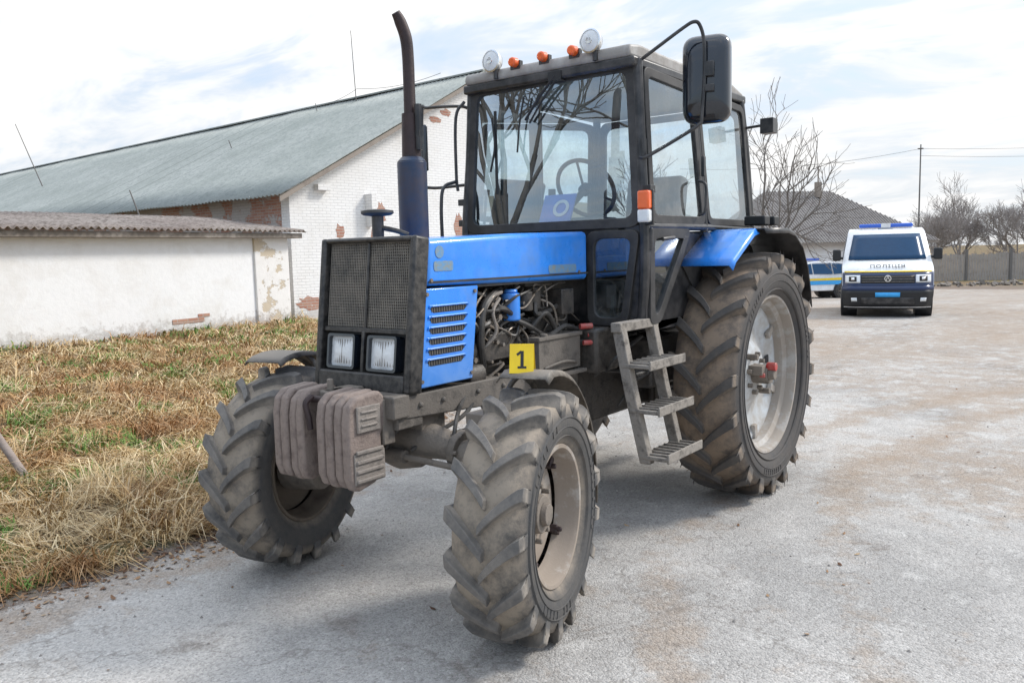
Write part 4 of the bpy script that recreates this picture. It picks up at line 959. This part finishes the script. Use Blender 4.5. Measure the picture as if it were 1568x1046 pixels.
b_=MB(); b_.cyl((1.04,-.22,1.78),(1.04,-.22,1.90),.06,.05); b_.cyl((.55,-.3,1.5),(.6,-.34,1.98),.01); b_.cyl((.6,-.34,1.98),(.6,-.34,2.02),.025); b_.cyl((.45,-.35,1.4),(.5,-.38,1.9),.01); b_.cyl((.5,-.38,1.9),(.5,-.38,1.94),.025); b_.out('levers','carblack',tr)

# ------------------------------------------------------------------ vehicles
def carwheel(b_t,b_r,c,r,w,side,Mx):
    T=Mx@Matrix.Translation(c)@Matrix.Diagonal((1,side,1,1))
    b_t.lathe([(-w/2,r*.62),(-w/2,r*.93),(-w/2+.02,r),(w/2-.02,r),(w/2,r*.93),(w/2+.004,r*.64)],32,T)
    b_r.lathe([(w/2-.0,r*.66),(w/2-.01,r*.6),(w/2-.05,r*.5),(w/2-.02,.05),(w/2-.02,0)],28,T)
    for i in range(5):
        a=i*1.2566; b_r.box((r*.33*math.cos(a),w/2-.015,r*.33*math.sin(a)),(r*.5,.03,.045),Mx=T,rot=(0,-a,0))
van=empty('police_van',Matrix.Translation((-14.25,-1.45,0.0))@Matrix.Rotation(R(15),4,'Z'))
FX=[(.20,.06),(.30,.12),(.60,.15),(.80,.12),(1.0,.04),(1.12,-.12),(1.24,-.42),(1.90,-1.02),(1.97,-1.25)]
def vx(z): return float(np.interp(z,[p[0] for p in FX],[p[1] for p in FX]))
def vw(z): return float(np.interp(z,[.2,.5,1.1,1.3,1.95,2.0],[.88,.92,.93,.91,.80,.70]))
def cur(t): return .10*abs(t)**2.5+.16*max(0,abs(t)-.8)/.2*.6
def vp(z,t,off=0.): return (vx(z)-cur(t)+off,t*vw(z),z)
zs=[.22,.30,.45,.6,.75,.9,1.0,1.12,1.24,1.4,1.6,1.8,1.9,1.955]; ts=np.linspace(-1,1,17)
b_=MB(); V=[];F=[]
for z in zs:
    for t in ts: V.append(vp(z,t))
nt_=len(ts)
for i in range(len(zs)-1):
    for j in range(nt_-1): k=i*nt_+j; F.append((k,k+1,k+nt_+1,k+nt_))
b_.add(V,F)
for sgn in (0,nt_-1):
    V=[];F=[]; sg_=-1 if sgn==0 else 1
    for z in zs: V+= [vp(z,ts[sgn]),(-4.6,sg_*vw(z),z)]
    for i in range(len(zs)-1): F.append((2*i,2*i+1,2*i+3,2*i+2))
    b_.add(V,F)
V=[];F=[]
for t in ts: V+=[vp(1.955,t),(-1.6,t*.78,1.985),(-4.5,t*.78,1.985),(-4.6,t*vw(1.955),1.9),(-4.6,t*.9,.22)]
for j in range(nt_-1):
    for k in range(4): F.append((j*5+k,j*5+5+k,j*5+6+k,j*5+1+k))
b_.add(V,F); b_.out('body','white',van,ang=40)
def patch(name,z0,z1,t0,t1,off,m,nz=6,ntt=10,shrink=0.):
    V=[];F=[]
    for i in range(nz+1):
        z=z0+(z1-z0)*i/nz
        for j in range(ntt+1):
            q=j/ntt; t=t0+(t1-t0)*q; V.append(vp(z,t*(1-shrink*i/nz),off))
    for i in range(nz):
        for j in range(ntt): k=i*(ntt+1)+j; F.append((k,k+1,k+ntt+2,k+ntt+1))
    b_=MB(); b_.add(V,F); o=b_.out(name,m,van,ang=50); thick(o,.006)
patch('windscreen',1.27,1.84,-.88,.88,.022,'carglass',shrink=.03)
patch('hood_stripe',1.00,1.025,-.95,.95,.012,'yellow',2)
patch('lower_navy_panel',.66,.995,-.99,.99,.010,'navy')
patch('grille',.76,.93,-.58,.58,.022,'carblack')
patch('front_bumper',.24,.60,-1.0,1.0,.022,'carblack')
patch('bumper_navy',.60,.70,-1.0,1.0,.018,'navy',2)
patch('air_intake',.30,.44,-.6,.6,.032,'black')
for q in range(3): patch('grille_bar',.785+.055*q,.793+.055*q,-.57,.57,.03,'steel',1)
for a_,b2 in ((.60,.93),(-.93,-.60)):
    patch('headlight',.77,.94,a_,b2,.028,'lens',4,6); patch('headlight_inner',.80,.91,a_+.08,b2-.08,.036,'carblack',3,4); patch('headlight_projector',.83,.89,a_+.13,b2-.13,.044,'chrome',2,2)
    patch('fog_lamp',.36,.44,a_+.12,b2-.08,.034,'lens',2,3)
patch('number_plate',.46,.56,-.27,.27,.045,'plate',2,4)
b_=MB(); b_.lathe([(0,.075),(.012,.07),(.012,.055),(0,.05)],24,Matrix.Translation((.15,0,.86))@Matrix.Rotation(R(-90),4,'Z')); b_.box((.155,.02,.86),(.01,.012,.11),rot=(R(20),0,0)); b_.box((.155,-.02,.86),(.01,.012,.11),rot=(R(-20),0,0)); b_.out('front_roundel','chrome',van)
t=bpy.data.curves.new('lettering','FONT'); t.body='ПОЛІЦІЯ'; t.size=.155; t.align_x='CENTER'; t.align_y='CENTER'; t.extrude=.002; t.space_character=1.08
o=bpy.data.objects.new('lettering',t); COL.objects.link(o); o.parent=van; t.materials.append(M['carblack'])
face=Matrix(((0,0,1,0),(1,0,0,0),(0,1,0,0),(0,0,0,1)))
o.matrix_local=Matrix.Translation((-.085,0,1.125))@Matrix.Rotation(R(-56),4,'Y')@face
b_=MB()
for sgn in (1,-1):
    b_.box((-.72,sgn*1.05,1.38),(.12,.18,.26)); b_.cyl((-.72,sgn*.88,1.30),(-.72,sgn*1.0,1.32),.03)
b_.out('mirrors','carblack',van,bevel=.03)
b_=MB(); b_.box((-1.45,0,2.045),(.28,1.15,.09)); b_.out('light_bar','bluelamp',van,bevel=.03)
b_=MB(); b_.box((-1.45,0,2.0),(.2,.3,.06)); b_.box((-1.45,0,2.05),(.29,.2,.095)); b_.out('light_bar_base','paper',van)
bt=MB();br_=MB();ba=MB()
for x in (-.72,-3.75):
    for sgn in (1,-1):
        ba.cyl((x,sgn*.6,.36),(x,sgn*.937,.36),.40,n=32); carwheel(bt,br_,(x,sgn*.83,.335),.335,.23,sgn,Matrix.Identity(4))
ba.out('wheel_arches','carblack',van); bt.out('tyres','hose',van); br_.out('rims','steel',van)
for sgn in (1,-1):
    b_=MB(); V=[(-1.0,1.3),(-1.75,1.3),(-1.75,1.82),(-1.18,1.82)]
    b_.add([(x,sgn*(vw(z)+.008),z) for x,z in V],[(0,1,2,3)]); b_.add([(x,sgn*(vw(z)+.008),z) for x,z in [(-1.9,1.3),(-4.3,1.3),(-4.3,1.82),(-1.9,1.82)]],[(0,1,2,3)]); b_.out('side_glass','carglass',van,smooth=False)
    b_=MB(); b_.add([(x,sgn*(vw(z)+.006),z) for x,z in [(-1.3,.72),(-4.5,.72),(-4.5,.98),(-1.3,.98)]],[(0,1,2,3)]); b_.out('side_stripe','navy',van,smooth=False)
    b_=MB(); b_.add([(x,sgn*(vw(z)+.006),z) for x,z in [(-1.3,.99),(-4.5,.99),(-4.5,1.06),(-1.3,1.06)]],[(0,1,2,3)]); b_.out('side_stripe_yellow','yellow',van,smooth=False)
b_=MB(); b_.box((-2.2,0,.28),(4.3,1.6,.2)); b_.out('underbody','carblack',van)
sp_=S(36,12.9); suv=empty('police_suv',Matrix.Translation((sp_.x,sp_.y,gz(sp_.x,sp_.y)))@Matrix.Rotation(math.atan2(-rt.y,-rt.x)+.12,4,'Z'))
prof=[(2.25,.35),(2.28,.75),(2.15,.95),(1.25,1.08),(.55,1.52),(-.2,1.62),(-1.7,1.58),(-2.1,1.15),(-2.25,.9),(-2.25,.35)]
def hwid(z): return float(np.interp(z,[.3,.8,1.05,1.6],[.86,.91,.90,.66]))
b_=MB(); n=len(prof)
V=[(x,-hwid(z),z) for x,z in prof]+[(x,hwid(z),z) for x,z in prof]
F=[tuple(range(n))[::-1],tuple(range(n,2*n))]+[(i,(i+1)%n,n+(i+1)%n,n+i) for i in range(n)]
b_.add(V,F); b_.out('body','white',suv,bevel=.04,seg=3)
for sgn in (1,-1):
    b_=MB()
    for P in ([(1.0,1.10),(.55,1.44),(.05,1.52),(.05,1.08)],[(0,1.08),(0,1.52),(-.85,1.52),(-.85,1.06)],[(-.9,1.06),(-.9,1.52),(-1.6,1.48),(-1.85,1.12)]):
        b_.add([(x,sgn*(hwid(z)+.012),z) for x,z in P],[(0,1,2,3)])
    b_.out('side_windows','carglass',suv,smooth=False)
    for z0,z1,mm in ((.62,.80,'plate'),(.80,.86,'yellow')):
        b_=MB(); b_.add([(x,sgn*(hwid(z)+.010),z) for x,z in [(2.1,z0),(-2.1,z0),(-2.1,z1+.06),(2.1,z1)]],[(0,1,2,3)]); b_.out('stripe',mm,suv,smooth=False)
b_=MB(); b_.box((-.3,0,1.70),(.26,1.1,.11)); b_.out('light_bar','bluelamp',suv,bevel=.03)
bt=MB();br_=MB();ba=MB()
for x in (1.38,-1.32):
    for sgn in (1,-1):
        ba.cyl((x,sgn*.5,.36),(x,sgn*.905,.37),.41,n=28); carwheel(bt,br_,(x,sgn*.82,.34),.34,.22,sgn,Matrix.Identity(4))
ba.out('wheel_arches','carblack',suv); bt.out('tyres','hose',suv); br_.out('rims','steel',suv)
print('done')
